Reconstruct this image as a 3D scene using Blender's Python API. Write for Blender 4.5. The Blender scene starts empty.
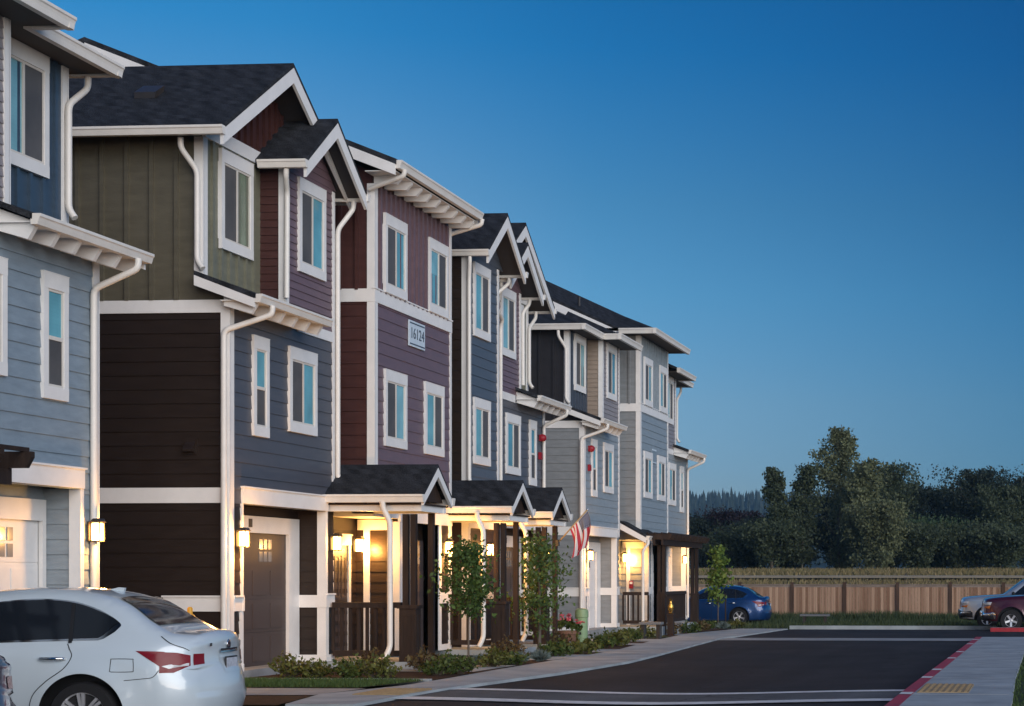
import bpy, bmesh, math, random
from mathutils import Vector, Matrix, noise as mnoise
R = math.radians
scene = bpy.context.scene
COL = scene.collection
rnd = random.Random(7)

# ------------------------------------------------------------------ helpers
def tag(o, label=None, cat=None, group=None, kind=None):
    if label: o['label'] = label
    if cat: o['category'] = cat
    if group: o['group'] = group
    if kind: o['kind'] = kind
    return o

def thing(name, label, cat, loc=(0, 0, 0), rz=0.0, group=None):
    o = bpy.data.objects.new(name, None)
    o.empty_display_size = 0.2
    COL.objects.link(o)
    o.location = loc
    o.rotation_euler = (0, 0, rz)
    return tag(o, label, cat, group)

class MB:
    """collects faces, then links them as ONE mesh object"""
    def __init__(s):
        s.v = []; s.f = []; s.m = []; s.cur = 0
    def mat(s, i):
        s.cur = i; return s
    def add(s, vs, fs):
        b = len(s.v)
        s.v.extend([tuple(p) for p in vs])
        for f in fs:
            s.f.append(tuple(b + i for i in f)); s.m.append(s.cur)
        return s
    def quad(s, a, b, c, d):
        return s.add([a, b, c, d], [(0, 1, 2, 3)])
    def box(s, x0, x1, y0, y1, z0, z1):
        x0, x1 = min(x0, x1), max(x0, x1); y0, y1 = min(y0, y1), max(y0, y1); z0, z1 = min(z0, z1), max(z0, z1)
        vs = [(x0, y0, z0), (x1, y0, z0), (x1, y1, z0), (x0, y1, z0), (x0, y0, z1), (x1, y0, z1), (x1, y1, z1), (x0, y1, z1)]
        return s.add(vs, [(0, 3, 2, 1), (4, 5, 6, 7), (0, 1, 5, 4), (1, 2, 6, 5), (2, 3, 7, 6), (3, 0, 4, 7)])
    def prism(s, pts, vec):
        n = len(pts); vec = Vector(vec)
        a = [Vector(p) for p in pts]; b = [p + vec for p in a]
        nrm = Vector((0, 0, 0))
        for i in range(n):
            nrm += a[i].cross(a[(i + 1) % n])
        fl = nrm.dot(vec) < 0
        lo = tuple(range(n)) if fl else tuple(reversed(range(n)))
        hi = tuple(reversed(range(n, 2 * n))) if fl else tuple(range(n, 2 * n))
        sides = [((i + 1) % n, i, n + i, n + (i + 1) % n) if fl else (i, (i + 1) % n, n + (i + 1) % n, n + i) for i in range(n)]
        return s.add(a + b, [lo, hi] + sides)
    def beam(s, p, q, w, h, up=(0, 0, 1)):
        p = Vector(p); q = Vector(q); d = (q - p).normalized()
        side = d.cross(Vector(up)).normalized(); u = side.cross(d)
        c = [side * (w / 2) + u * (h / 2), -side * (w / 2) + u * (h / 2), -side * (w / 2) - u * (h / 2), side * (w / 2) - u * (h / 2)]
        vs = [p + k for k in c] + [q + k for k in c]
        return s.add(vs, [(3, 2, 1, 0), (4, 5, 6, 7), (0, 1, 5, 4), (1, 2, 6, 5), (2, 3, 7, 6), (3, 0, 4, 7)])
    def tube(s, pts, r, n=8, r2=None, cap=True):
        pts = [Vector(p) for p in pts]; k = len(pts); b = len(s.v)
        ref = None
        for i, p in enumerate(pts):
            d = (pts[min(i + 1, k - 1)] - pts[max(i - 1, 0)]).normalized()
            if ref is None:
                ref = Vector((1, 0, 0)) if abs(d.x) < .8 else Vector((0, 1, 0))
            a = (ref - d * ref.dot(d)).normalized(); ref = a; c = d.cross(a)
            rr = r if r2 is None else r + (r2 - r) * i / max(1, k - 1)
            for j in range(n):
                t = 2 * math.pi * (j + .5) / n
                s.v.append(tuple(p + (a * math.cos(t) + c * math.sin(t)) * rr))
        for i in range(k - 1):
            for j in range(n):
                s.f.append((b + i * n + j, b + i * n + (j + 1) % n, b + (i + 1) * n + (j + 1) % n, b + (i + 1) * n + j)); s.m.append(s.cur)
        if cap:
            s.f.append(tuple(b + j for j in reversed(range(n)))); s.m.append(s.cur)
            s.f.append(tuple(b + (k - 1) * n + j for j in range(n))); s.m.append(s.cur)
        return s
    def lathe(s, prof, c, n=20):
        b = len(s.v); k = len(prof)
        for r, z in prof:
            for j in range(n):
                t = 2 * math.pi * j / n
                s.v.append((c[0] + r * math.cos(t), c[1] + r * math.sin(t), c[2] + z))
        for i in range(k - 1):
            for j in range(n):
                s.f.append((b + i * n + j, b + i * n + (j + 1) % n, b + (i + 1) * n + (j + 1) % n, b + (i + 1) * n + j)); s.m.append(s.cur)
        s.f.append(tuple(b + j for j in reversed(range(n)))); s.m.append(s.cur)
        s.f.append(tuple(b + (k - 1) * n + j for j in range(n))); s.m.append(s.cur)
        return s
    def build(s, name, mats, parent=None, smooth=False, angle=None, loc=None):
        me = bpy.data.meshes.new(name)
        me.from_pydata(s.v, [], s.f)
        if not isinstance(mats, (list, tuple)): mats = [mats]
        for m in mats: me.materials.append(m)
        if len(mats) > 1:
            me.polygons.foreach_set('material_index', s.m)
        if smooth:
            me.polygons.foreach_set('use_smooth', [True] * len(me.polygons))
            if angle: 
                me.update(); me.set_sharp_from_angle(angle=R(angle))
        me.update()
        o = bpy.data.objects.new(name, me)
        COL.objects.link(o)
        if parent: o.parent = parent
        if loc: o.location = loc
        return o

def bevel_all(o, w=0.01, seg=2, angle=35):
    bm = bmesh.new(); bm.from_mesh(o.data)
    bmesh.ops.remove_doubles(bm, verts=bm.verts, dist=1e-5)
    es = [e for e in bm.edges if len(e.link_faces) == 2 and e.calc_face_angle(0) > R(angle)]
    bmesh.ops.bevel(bm, geom=es, offset=w, segments=seg, affect='EDGES', clamp_overlap=True)
    bm.to_mesh(o.data); bm.free()
    return o

# ------------------------------------------------------------------ materials
class NT:
    def __init__(s, name):
        s.m = bpy.data.materials.new(name); s.m.use_nodes = True
        s.t = s.m.node_tree; s.n = s.t.nodes; s.b = s.n['Principled BSDF']
    def node(s, t, **kw):
        x = s.n.new(t)
        for k, v in kw.items():
            if k in x.inputs: x.inputs[k].default_value = v
            else: setattr(x, k, v)
        return x
    def link(s, a, b): s.t.links.new(a, b)

def mat(name, col, rough=.6, var=.12, scale=6.0, bump=.0, bscale=60, spec=.4, metal=0, stretch=(1, 1, 1), coat=0, streak=0.0):
    """base colour with soft uneven wear (object space noise) and fine bump"""
    k = NT(name); b = k.b
    b.inputs['Roughness'].default_value = rough; b.inputs['Metallic'].default_value = metal
    b.inputs['Specular IOR Level'].default_value = spec
    if coat: b.inputs['Coat Weight'].default_value = coat; b.inputs['Coat Roughness'].default_value = .03
    tc = k.node('ShaderNodeTexCoord'); mp = k.node('ShaderNodeMapping'); mp.inputs['Scale'].default_value = stretch
    k.link(tc.outputs['Object'], mp.inputs['Vector'])
    n1 = k.node('ShaderNodeTexNoise', Scale=scale, Detail=6.0, Roughness=.6); k.link(mp.outputs[0], n1.inputs['Vector'])
    mr = k.node('ShaderNodeMapRange'); mr.inputs[1].default_value = .3; mr.inputs[2].default_value = .7
    mr.inputs[3].default_value = 1 - var; mr.inputs[4].default_value = 1 + var
    k.link(n1.outputs['Fac'], mr.inputs[0])
    mx = k.node('ShaderNodeMix', data_type='RGBA', blend_type='MULTIPLY'); mx.inputs[0].default_value = 1
    mx.inputs[6].default_value = (*col, 1); k.link(mr.outputs[0], mx.inputs[7])
    k.link(mx.outputs[2], b.inputs['Base Color'])
    rr = k.node('ShaderNodeMapRange'); rr.inputs[3].default_value = max(0, rough - .08); rr.inputs[4].default_value = min(1, rough + .08)
    k.link(n1.outputs['Fac'], rr.inputs[0]); k.link(rr.outputs[0], b.inputs['Roughness'])
    if bump:
        n2 = k.node('ShaderNodeTexNoise', Scale=bscale, Detail=4.0); k.link(mp.outputs[0], n2.inputs['Vector'])
        bp = k.node('ShaderNodeBump', Strength=bump, Distance=.01); k.link(n2.outputs['Fac'], bp.inputs['Height'])
        k.link(bp.outputs[0], b.inputs['Normal'])
    return k.m

def siding(name, col, rough=.45, var=.14, spec=.5):
    # fibre cement with fine horizontal wood grain
    return mat(name, col, rough, var, 3.0, .25, 30, spec, stretch=(1, 1, 4))

def shingle(name):
    k = NT(name); b = k.b
    b.inputs['Roughness'].default_value = .9; b.inputs['Specular IOR Level'].default_value = .25
    tc = k.node('ShaderNodeTexCoord')
    sep = k.node('ShaderNodeSeparateXYZ'); k.link(tc.outputs['Object'], sep.inputs[0])
    # courses follow height; tabs are random along the roof
    zz = k.node('ShaderNodeMath', operation='MULTIPLY'); zz.inputs[1].default_value = 11.0; k.link(sep.outputs[2], zz.inputs[0])
    fl = k.node('ShaderNodeMath', operation='FLOOR'); k.link(zz.outputs[0], fl.inputs[0])
    fr = k.node('ShaderNodeMath', operation='FRACT'); k.link(zz.outputs[0], fr.inputs[0])
    sx = k.node('ShaderNodeMath', operation='ADD'); k.link(sep.outputs[0], sx.inputs[0]); k.link(sep.outputs[1], sx.inputs[1])
    t4 = k.node('ShaderNodeMath', operation='MULTIPLY'); t4.inputs[1].default_value = 4.5; k.link(sx.outputs[0], t4.inputs[0])
    cb = k.node('ShaderNodeCombineXYZ'); k.link(t4.outputs[0], cb.inputs[0]); k.link(fl.outputs[0], cb.inputs[1])
    wn = k.node('ShaderNodeTexNoise', Scale=1.0, Detail=0.0); k.link(cb.outputs[0], wn.inputs['Vector'])
    n2 = k.node('ShaderNodeTexNoise', Scale=45.0, Detail=5.0); k.link(tc.outputs['Object'], n2.inputs['Vector'])
    ad = k.node('ShaderNodeMath', operation='ADD'); k.link(wn.outputs['Fac'], ad.inputs[0]); k.link(n2.outputs['Fac'], ad.inputs[1])
    cr = k.node('ShaderNodeValToRGB'); cr.color_ramp.elements[0].position = .40; cr.color_ramp.elements[1].position = .62
    cr.color_ramp.elements[0].color = (.008, .009, .011, 1); cr.color_ramp.elements[1].color = (.033, .036, .043, 1)
    dv = k.node('ShaderNodeMath', operation='MULTIPLY'); dv.inputs[1].default_value = .5; k.link(ad.outputs[0], dv.inputs[0])
    k.link(dv.outputs[0], cr.inputs[0])
    k.link(cr.outputs[0], b.inputs['Base Color'])
    bp = k.node('ShaderNodeBump', Strength=1.0, Distance=.02)
    sm = k.node('ShaderNodeMath', operation='SUBTRACT'); k.link(n2.outputs['Fac'], sm.inputs[0]); k.link(fr.outputs[0], sm.inputs[1])
    k.link(sm.outputs[0], bp.inputs['Height']); k.link(bp.outputs[0], b.inputs['Normal'])
    return k.m

def wood(name, a, c, axis=2, rough=.7, sc=9):
    k = NT(name); b = k.b; b.inputs['Roughness'].default_value = rough; b.inputs['Specular IOR Level'].default_value = .25
    tc = k.node('ShaderNodeTexCoord'); mp = k.node('ShaderNodeMapping')
    s = [1, 1, 1]; s[axis] = .12; mp.inputs['Scale'].default_value = s
    k.link(tc.outputs['Object'], mp.inputs[0])
    n = k.node('ShaderNodeTexNoise', Scale=float(sc), Detail=7.0, Roughness=.65); k.link(mp.outputs[0], n.inputs['Vector'])
    cr = k.node('ShaderNodeValToRGB'); cr.color_ramp.elements[0].position = .32; cr.color_ramp.elements[1].position = .68
    cr.color_ramp.elements[0].color = (*a, 1); cr.color_ramp.elements[1].color = (*c, 1)
    k.link(n.outputs['Fac'], cr.inputs[0]); k.link(cr.outputs[0], b.inputs['Base Color'])
    bp = k.node('ShaderNodeBump', Strength=.3, Distance=.01); k.link(n.outputs['Fac'], bp.inputs['Height']); k.link(bp.outputs[0], b.inputs['Normal'])
    return k.m

def leafmat(name, a, c, rough=.6, trans=.25):
    k = NT(name); b = k.b; b.inputs['Roughness'].default_value = rough; b.inputs['Specular IOR Level'].default_value = .25
    g = k.node('ShaderNodeNewGeometry'); cr = k.node('ShaderNodeValToRGB')
    cr.color_ramp.elements[0].color = (*a, 1); cr.color_ramp.elements[1].color = (*c, 1)
    k.link(g.outputs['Random Per Island'], cr.inputs[0]); k.link(cr.outputs[0], b.inputs['Base Color'])
    tr = k.node('ShaderNodeBsdfTranslucent'); k.link(cr.outputs[0], tr.inputs['Color'])
    mx = k.node('ShaderNodeMixShader'); mx.inputs[0].default_value = trans
    out = k.n['Material Output']
    k.link(b.outputs[0], mx.inputs[1]); k.link(tr.outputs[0], mx.inputs[2]); k.link(mx.outputs[0], out.inputs['Surface'])
    return k.m

def emis(name, col, st):
    k = NT(name); b = k.b
    b.inputs['Base Color'].default_value = (*col, 1); b.inputs['Emission Color'].default_value = (*col, 1); b.inputs['Emission Strength'].default_value = st
    return k.m

def glassy(name, col, rough=.04, spec=.9):
    k = NT(name); b = k.b
    b.inputs['Base Color'].default_value = (*col, 1); b.inputs['Roughness'].default_value = rough; b.inputs['Specular IOR Level'].default_value = spec
    tc = k.node('ShaderNodeTexCoord'); n = k.node('ShaderNodeTexNoise', Scale=1.3, Detail=1.0); k.link(tc.outputs['Object'], n.inputs['Vector'])
    bp = k.node('ShaderNodeBump', Strength=.05, Distance=.05); k.link(n.outputs['Fac'], bp.inputs['Height']); k.link(bp.outputs[0], b.inputs['Normal'])
    return k.m

def blind_glass(name, col):
    # slatted blind behind the pane: fine horizontal lines, slightly uneven
    k = NT(name); b = k.b
    b.inputs['Roughness'].default_value = .06; b.inputs['Specular IOR Level'].default_value = .8
    tc = k.node('ShaderNodeTexCoord'); sep = k.node('ShaderNodeSeparateXYZ'); k.link(tc.outputs['Object'], sep.inputs[0])
    zz = k.node('ShaderNodeMath', operation='MULTIPLY'); zz.inputs[1].default_value = 19.0; k.link(sep.outputs[2], zz.inputs[0])
    fr = k.node('ShaderNodeMath', operation='FRACT'); k.link(zz.outputs[0], fr.inputs[0])
    cr = k.node('ShaderNodeValToRGB'); e = cr.color_ramp.elements
    e[0].position = .1; e[0].color = (*[c * .97 for c in col], 1); e[1].position = .4; e[1].color = (*col, 1)
    k.link(fr.outputs[0], cr.inputs[0])
    n = k.node('ShaderNodeTexNoise', Scale=1.6, Detail=2.0); k.link(tc.outputs['Object'], n.inputs['Vector'])
    mr = k.node('ShaderNodeMapRange'); mr.inputs[1].default_value = .3; mr.inputs[2].default_value = .7; mr.inputs[3].default_value = .7; mr.inputs[4].default_value = 1.15
    k.link(n.outputs['Fac'], mr.inputs[0])
    mx = k.node('ShaderNodeMix', data_type='RGBA', blend_type='MULTIPLY'); mx.inputs[0].default_value = 1
    k.link(cr.outputs[0], mx.inputs[6]); k.link(mr.outputs[0], mx.inputs[7]); k.link(mx.outputs[2], b.inputs['Base Color'])
    return k.m

def pavement_mat(name, col, rough):
    """asphalt: aggregate, broad worn patches, darker tar seams and a few oil stains"""
    k = NT(name); b = k.b; b.inputs['Roughness'].default_value = rough; b.inputs['Specular IOR Level'].default_value = .2
    tc = k.node('ShaderNodeTexCoord')
    n1 = k.node('ShaderNodeTexNoise', Scale=.45, Detail=6.0, Roughness=.6); k.link(tc.outputs['Object'], n1.inputs['Vector'])
    n2 = k.node('ShaderNodeTexNoise', Scale=70.0, Detail=3.0); k.link(tc.outputs['Object'], n2.inputs['Vector'])
    mp = k.node('ShaderNodeMapping'); mp.inputs['Scale'].default_value = (1.4, .12, 1); k.link(tc.outputs['Object'], mp.inputs[0])
    n3 = k.node('ShaderNodeTexNoise', Scale=1.2, Detail=4.0); k.link(mp.outputs[0], n3.inputs['Vector'])
    def rng(src, lo, hi, a=.3, c=.7):
        m = k.node('ShaderNodeMapRange'); m.inputs[1].default_value = a; m.inputs[2].default_value = c; m.inputs[3].default_value = lo; m.inputs[4].default_value = hi
        k.link(src, m.inputs[0]); return m.outputs[0]
    def mul(a, c):
        m = k.node('ShaderNodeMath', operation='MULTIPLY'); k.link(a, m.inputs[0]); k.link(c, m.inputs[1]); return m.outputs[0]
    v = mul(mul(rng(n1.outputs['Fac'], .72, 1.35), rng(n2.outputs['Fac'], .6, 1.5)), rng(n3.outputs['Fac'], .82, 1.22))
    vo = k.node('ShaderNodeTexVoronoi', feature='DISTANCE_TO_EDGE', Scale=.22)
    wp = k.node('ShaderNodeVectorMath', operation='ADD'); k.link(tc.outputs['Object'], wp.inputs[0])
    nn = k.node('ShaderNodeTexNoise', Scale=.9, Detail=5.0); k.link(tc.outputs['Object'], nn.inputs['Vector']); k.link(nn.outputs['Color'], wp.inputs[1]); k.link(wp.outputs[0], vo.inputs['Vector'])
    v = mul(v, rng(vo.outputs['Distance'], .55, 1.0, .002, .006))
    st = k.node('ShaderNodeTexNoise', Scale=.8, Detail=2.0); k.link(tc.outputs['Object'], st.inputs['Vector'])
    v = mul(v, rng(st.outputs['Fac'], 1.0, .6, .66, .74))
    mx = k.node('ShaderNodeMix', data_type='RGBA', blend_type='MULTIPLY'); mx.inputs[0].default_value = 1; mx.inputs[6].default_value = (*col, 1)
    k.link(v, mx.inputs[7]); k.link(mx.outputs[2], b.inputs['Base Color'])
    bp = k.node('ShaderNodeBump', Strength=.5, Distance=.01); k.link(n2.outputs['Fac'], bp.inputs['Height']); k.link(bp.outputs[0], b.inputs['Normal'])
    return k.m

M = {}
M['white'] = mat('white_trim_paint', (.70, .69, .67), .45, .05, 4, .08, 40)
M['gutter'] = mat('gutter_paint', (.68, .65, .60), .35, .06, 4, 0)
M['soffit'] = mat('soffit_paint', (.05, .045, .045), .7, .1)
M['shingle'] = shingle('asphalt_shingles')
M['teal'] = blind_glass('window_glass_with_blind', (.13, .36, .42))
M['pale_pane'] = blind_glass('window_glass_pale_blind', (.20, .42, .47)); M['deep_pane'] = blind_glass('window_glass_deep', (.07, .25, .32)); M['green_pane'] = blind_glass('window_glass_curtain', (.15, .20, .13))
M['screen'] = mat('insect_screen', (.085, .08, .078), .5, .3, 1.2, spec=.35)
M['vinyl'] = mat('vinyl_sash', (.62, .58, .52), .4, .05)
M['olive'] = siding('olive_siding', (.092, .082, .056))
M['olive_lit'] = siding('olive_lit_siding', (.150, .150, .108))  # same olive paint, lightened for the light on the fronts
M['dark_shaded'] = siding('black_brown_shaded_siding', (.0195, .0125, .0095), spec=.3)  # slate paint with side-wall shade in the colour; ground floor shares it
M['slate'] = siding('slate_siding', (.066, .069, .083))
M['plum'] = siding('plum_siding', (.135, .085, .098))
M['maroon'] = siding('maroon_and_shaded_plum_siding', (.058, .023, .020), spec=.3)  # plum paint with side-wall light and shade in the colour; gables share it
M['blueslate'] = siding('blue_slate_siding', (.072, .085, .108))
M['sky_siding'] = siding('pale_blue_siding', (.20, .25, .292))
M['navy'] = siding('navy_siding', (.038, .066, .102))
M['mauve_grey'] = siding('mauve_grey_siding', (.22, .20, .205))
M['grey'] = siding('grey_siding', (.20, .215, .225))
M['bluegrey'] = siding('blue_grey_siding', (.222, .262, .292))
M['black'] = siding('black_siding', (.022, .022, .026), spec=.3)
M['inkblue'] = siding('ink_blue_siding', (.04, .055, .08))
M['tan'] = siding('tan_siding', (.26, .205, .16))
M['browndoor'] = mat('brown_garage_paint', (.06, .046, .044), .5, .08)
M['greydoor'] = mat('grey_door_paint', (.20, .21, .22), .5, .08)
M['timber'] = wood('brown_stained_timber', (.016, .010, .008), (.038, .023, .016))
M['iron'] = mat('dark_bronze_metal', (.03, .025, .022), .4, .1, spec=.5)
M['lamp'] = emis('lamp_glass_lit', (1.0, .50, .13), 30)
M['concrete'] = mat('concrete', (.295, .33, .345), .85, .24, 1.3, .2, 90, .2)
M['concrete2'] = mat('concrete_worn', (.26, .275, .28), .88, .2, 1.4, .25, 90, .2)
M['asphalt'] = pavement_mat('asphalt', (.021, .020, .021), .9)
M['asphalt2'] = mat('asphalt_parking', (.045, .043, .042), .9, .2, 1.1, .5, 160, .2)
M['crosswalk'] = pavement_mat('crosswalk_surface', (.085, .088, .09), .9)
M['roadwhite'] = mat('road_paint_white', (.62, .62, .60), .7, .25, 7, .2)
M['roadred'] = mat('kerb_paint_red', (.34, .022, .032), .6, .3, 6, .15)
M['tactile'] = mat('tactile_yellow', (.31, .22, .115), .8, .22, 8, .3, 80)
M['mulch'] = mat('bark_mulch', (.05, .032, .022), .95, .5, 14, .8, 60, .1)
M['soil'] = mat('grass_soil', (.045, .06, .025), .95, .4, 4, .5, 40, .1)
M['dryfield'] = mat('dry_field', (.20, .15, .075), .95, .35, .5, .4, 8, .1)
M['lawn'] = leafmat('lawn_blades', (.035, .07, .018), (.09, .14, .04))
M['bark'] = wood('tree_bark', (.07, .055, .042), (.14, .115, .09))
M['paperbark'] = wood('pale_bark', (.16, .15, .13), (.3, .28, .25))
M['fencetop'] = wood('weathered_fence_rail', (.16, .12, .10), (.30, .24, .2), 0)
M['fencepost'] = wood('fence_post_wood', (.045, .026, .018), (.09, .052, .034))
M['chrome'] = mat('chrome', (.72, .73, .75), .09, .02, metal=1)
M['tyre'] = mat('tyre_rubber', (.007, .007, .008), .75, .1, bump=.2)
M['alloy'] = mat('alloy_wheel', (.72, .72, .74), .32, .05, metal=.7)
M['carglass'] = mat('car_glass', (.010, .013, .018), .09, .1, 1, 0, 60, .45)
M['blacktrim'] = mat('black_plastic', (.014, .014, .015), .45, .1)
M['redlens'] = glassy('red_lens', (.17, .004, .010), .22, .3)
M['clearlens'] = glassy('clear_lens', (.55, .55, .56), .06, .9)
M['amber'] = glassy('amber_lens', (.6, .17, .02), .1, .8)
def paint(name, col, metal=.3, rough=.28):
    k = NT(name); b = k.b
    b.inputs['Base Color'].default_value = (*col, 1); b.inputs['Metallic'].default_value = metal; b.inputs['Roughness'].default_value = rough
    b.inputs['Coat Weight'].default_value = 1; b.inputs['Coat Roughness'].default_value = .03
    tc = k.node('ShaderNodeTexCoord'); n = k.node('ShaderNodeTexNoise', Scale=900.0, Detail=1.0); k.link(tc.outputs['Object'], n.inputs['Vector'])
    mr = k.node('ShaderNodeMapRange'); mr.inputs[3].default_value = rough - .06; mr.inputs[4].default_value = rough + .1
    k.link(n.outputs['Fac'], mr.inputs[0]); k.link(mr.outputs[0], b.inputs['Roughness'])
    return k.m
# ------------------------------------------------------------------ camera, world, light
cam = bpy.data.cameras.new('camera'); co = bpy.data.objects.new('camera', cam); COL.objects.link(co)
co.location = (0, 0, 1.6); co.rotation_euler = (R(90), 0, math.atan(118 / 1720))
cam.sensor_width = 36; cam.lens = 1720 * 36 / 1024
cam.shift_x = -(924 - 512) / 1024; cam.shift_y = (577 - 353) / 1024
cam.clip_start = .1; cam.clip_end = 6000
scene.camera = co

w = bpy.data.worlds.new('World'); scene.world = w; w.use_nodes = True
nt = w.node_tree; bg = nt.nodes['Background']
SUN_EL, SUN_AZ = 9.0, 138.0          # the sun has just gone, behind the camera and to its right
sky = nt.nodes.new('ShaderNodeTexSky'); sky.sky_type = 'NISHITA'; sky.sun_disc = False
sky.sun_elevation = R(SUN_EL); sky.sun_rotation = R(SUN_AZ)
sky.altitude = 50; sky.air_density = 1.0; sky.dust_density = .3; sky.ozone_density = 6.0
# dusk sky: deeper towards the zenith and the north-east, paler and bluer at the horizon
tc = nt.nodes.new('ShaderNodeTexCoord'); sp = nt.nodes.new('ShaderNodeSeparateXYZ'); nt.links.new(tc.outputs['Generated'], sp.inputs[0])
def ramp(stops):
    n = nt.nodes.new('ShaderNodeValToRGB'); e = n.color_ramp.elements
    e[0].position, e[0].color = stops[0][0], (*stops[0][1], 1); e[1].position, e[1].color = stops[-1][0], (*stops[-1][1], 1)
    for p, c in stops[1:-1]: q = e.new(p); q.color = (*c, 1)
    return n
r1 = ramp([(0, (1.1, .86, .98)), (.06, (1.3, 1.02, 1.0)), (.10, (1.42, 1.07, .95)), (.16, (1.05, 1.08, .95)), (.21, (.78, .97, .87)), (.29, (.20, .83, .90)), (.33, (.14, .78, .88)), (.5, (.3, .8, 1.0)), (1, (.4, .8, 1.0))])
nt.links.new(sp.outputs[2], r1.inputs[0])
mr = nt.nodes.new('ShaderNodeMapRange'); mr.inputs[1].default_value = -.62; mr.inputs[2].default_value = 1.0
nt.links.new(sp.outputs[0], mr.inputs[0])
rx = ramp([(0, (3.1, 1.85, 1.62)), (.136, (2.8, 1.66, 1.48)), (.228, (1.3, 1.26, 1.26)), (.383, (.56, .84, .98)), (.444, (.5, .76, .9)), (.69, (1.55, 1.68, 1.75)), (1, (1.55, 1.68, 1.75))])  # right-hand sky, out of view, raised to add blue light on the fronts
nt.links.new(mr.outputs[0], rx.inputs[0])
m1 = nt.nodes.new('ShaderNodeMix'); m1.data_type = 'RGBA'; m1.blend_type = 'MULTIPLY'; m1.inputs[0].default_value = 1; m1.clamp_result = False
m2 = nt.nodes.new('ShaderNodeMix'); m2.data_type = 'RGBA'; m2.blend_type = 'MULTIPLY'; m2.inputs[0].default_value = 1; m2.clamp_result = False
nt.links.new(sky.outputs[0], m1.inputs[6]); nt.links.new(r1.outputs[0], m1.inputs[7])
nt.links.new(m1.outputs[2], m2.inputs[6]); nt.links.new(rx.outputs[0], m2.inputs[7])
nt.links.new(m2.outputs[2], bg.inputs[0]); bg.inputs[1].default_value = .097
sl = bpy.data.lights.new('sun', 'SUN'); so = bpy.data.objects.new('sun', sl); COL.objects.link(so)
sl.energy = 3.35; sl.angle = R(60); sl.color = (1, .935, .875)
az, el = R(SUN_AZ), R(14)
sd = Vector((math.sin(az) * math.cos(el), math.cos(az) * math.cos(el), math.sin(el)))
so.rotation_euler = (-sd).to_track_quat('-Z', 'Y').to_euler()
scene.view_settings.view_transform = 'Standard'; scene.view_settings.look = 'None'
scene.view_settings.exposure = 0; scene.view_settings.gamma = 1; scene.view_settings.use_curve_mapping = False
scene.cycles.use_denoising = True
scene.cycles.max_bounces = 6; scene.cycles.diffuse_bounces = 3; scene.cycles.glossy_bounces = 3
scene.cycles.transmission_bounces = 4; scene.cycles.transparent_max_bounces = 6
scene.cycles.sample_clamp_indirect = 6
# ------------------------------------------------------------------ house kit
MX = -12.7            # main front plane of the row (the houses face +X, the street runs along Y)
GX = 0.0
def lap(mb, face, p, a0, a1, z0, z1, ex, lip=.017):
    """courses of lap siding; face 'x' looks to +X at X=p (a along Y), 'n' looks to -Y at Y=p (a along X), 's' to +Y"""
    def P(a, o, z):
        if face == 'x': return (p + o, a, z)
        if face == 'n': return (a, p - o, z)
        return (a, p + o, z)
    n = max(1, int(math.ceil((z1 - z0) / ex - 1e-6)))
    rev = face == 's'
    for i in range(n):
        b = z0 + i * ex; t = min(z1, b + ex)
        q1 = [P(a0, lip, b), P(a1, lip, b), P(a1, .001, t), P(a0, .001, t)]
        q2 = [P(a0, 0, b), P(a1, 0, b), P(a1, lip, b), P(a0, lip, b)]
        if face == 's': q1.reverse(); q2.reverse()
        mb.quad(*q1); mb.quad(*q2)
        for a in (a0, a1):
            mb.add([P(a, 0, b), P(a, lip, b), P(a, .001, t)], [(0, 1, 2)])
def board(mb, face, p, a0, a1, z0, z1, sp, w=.06, d=.042, ztop=None):
    """flat panel with vertical battens; ztop(a) can slope the top"""
    zt = ztop or (lambda a: z1)
    def B(x0, x1, o0, o1, zz0, zz1):
        if face == 'x': mb.box(p + o0, p + o1, x0, x1, zz0, zz1)
        elif face == 'n': mb.box(x0, x1, p - o1, p - o0, zz0, zz1)
        else: mb.box(x0, x1, p + o0, p + o1, zz0, zz1)
    if ztop is None: B(a0, a1, -.02, .003, z0, z1)
    n = int(round((a1 - a0) / sp))
    for i in range(1, n):
        a = a0 + (a1 - a0) * i / n
        t = min(zt(a - w / 2), zt(a + w / 2))
        if t > z0 + .03: B(a - w / 2, a + w / 2, .003, .003 + d, z0, t)

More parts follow.
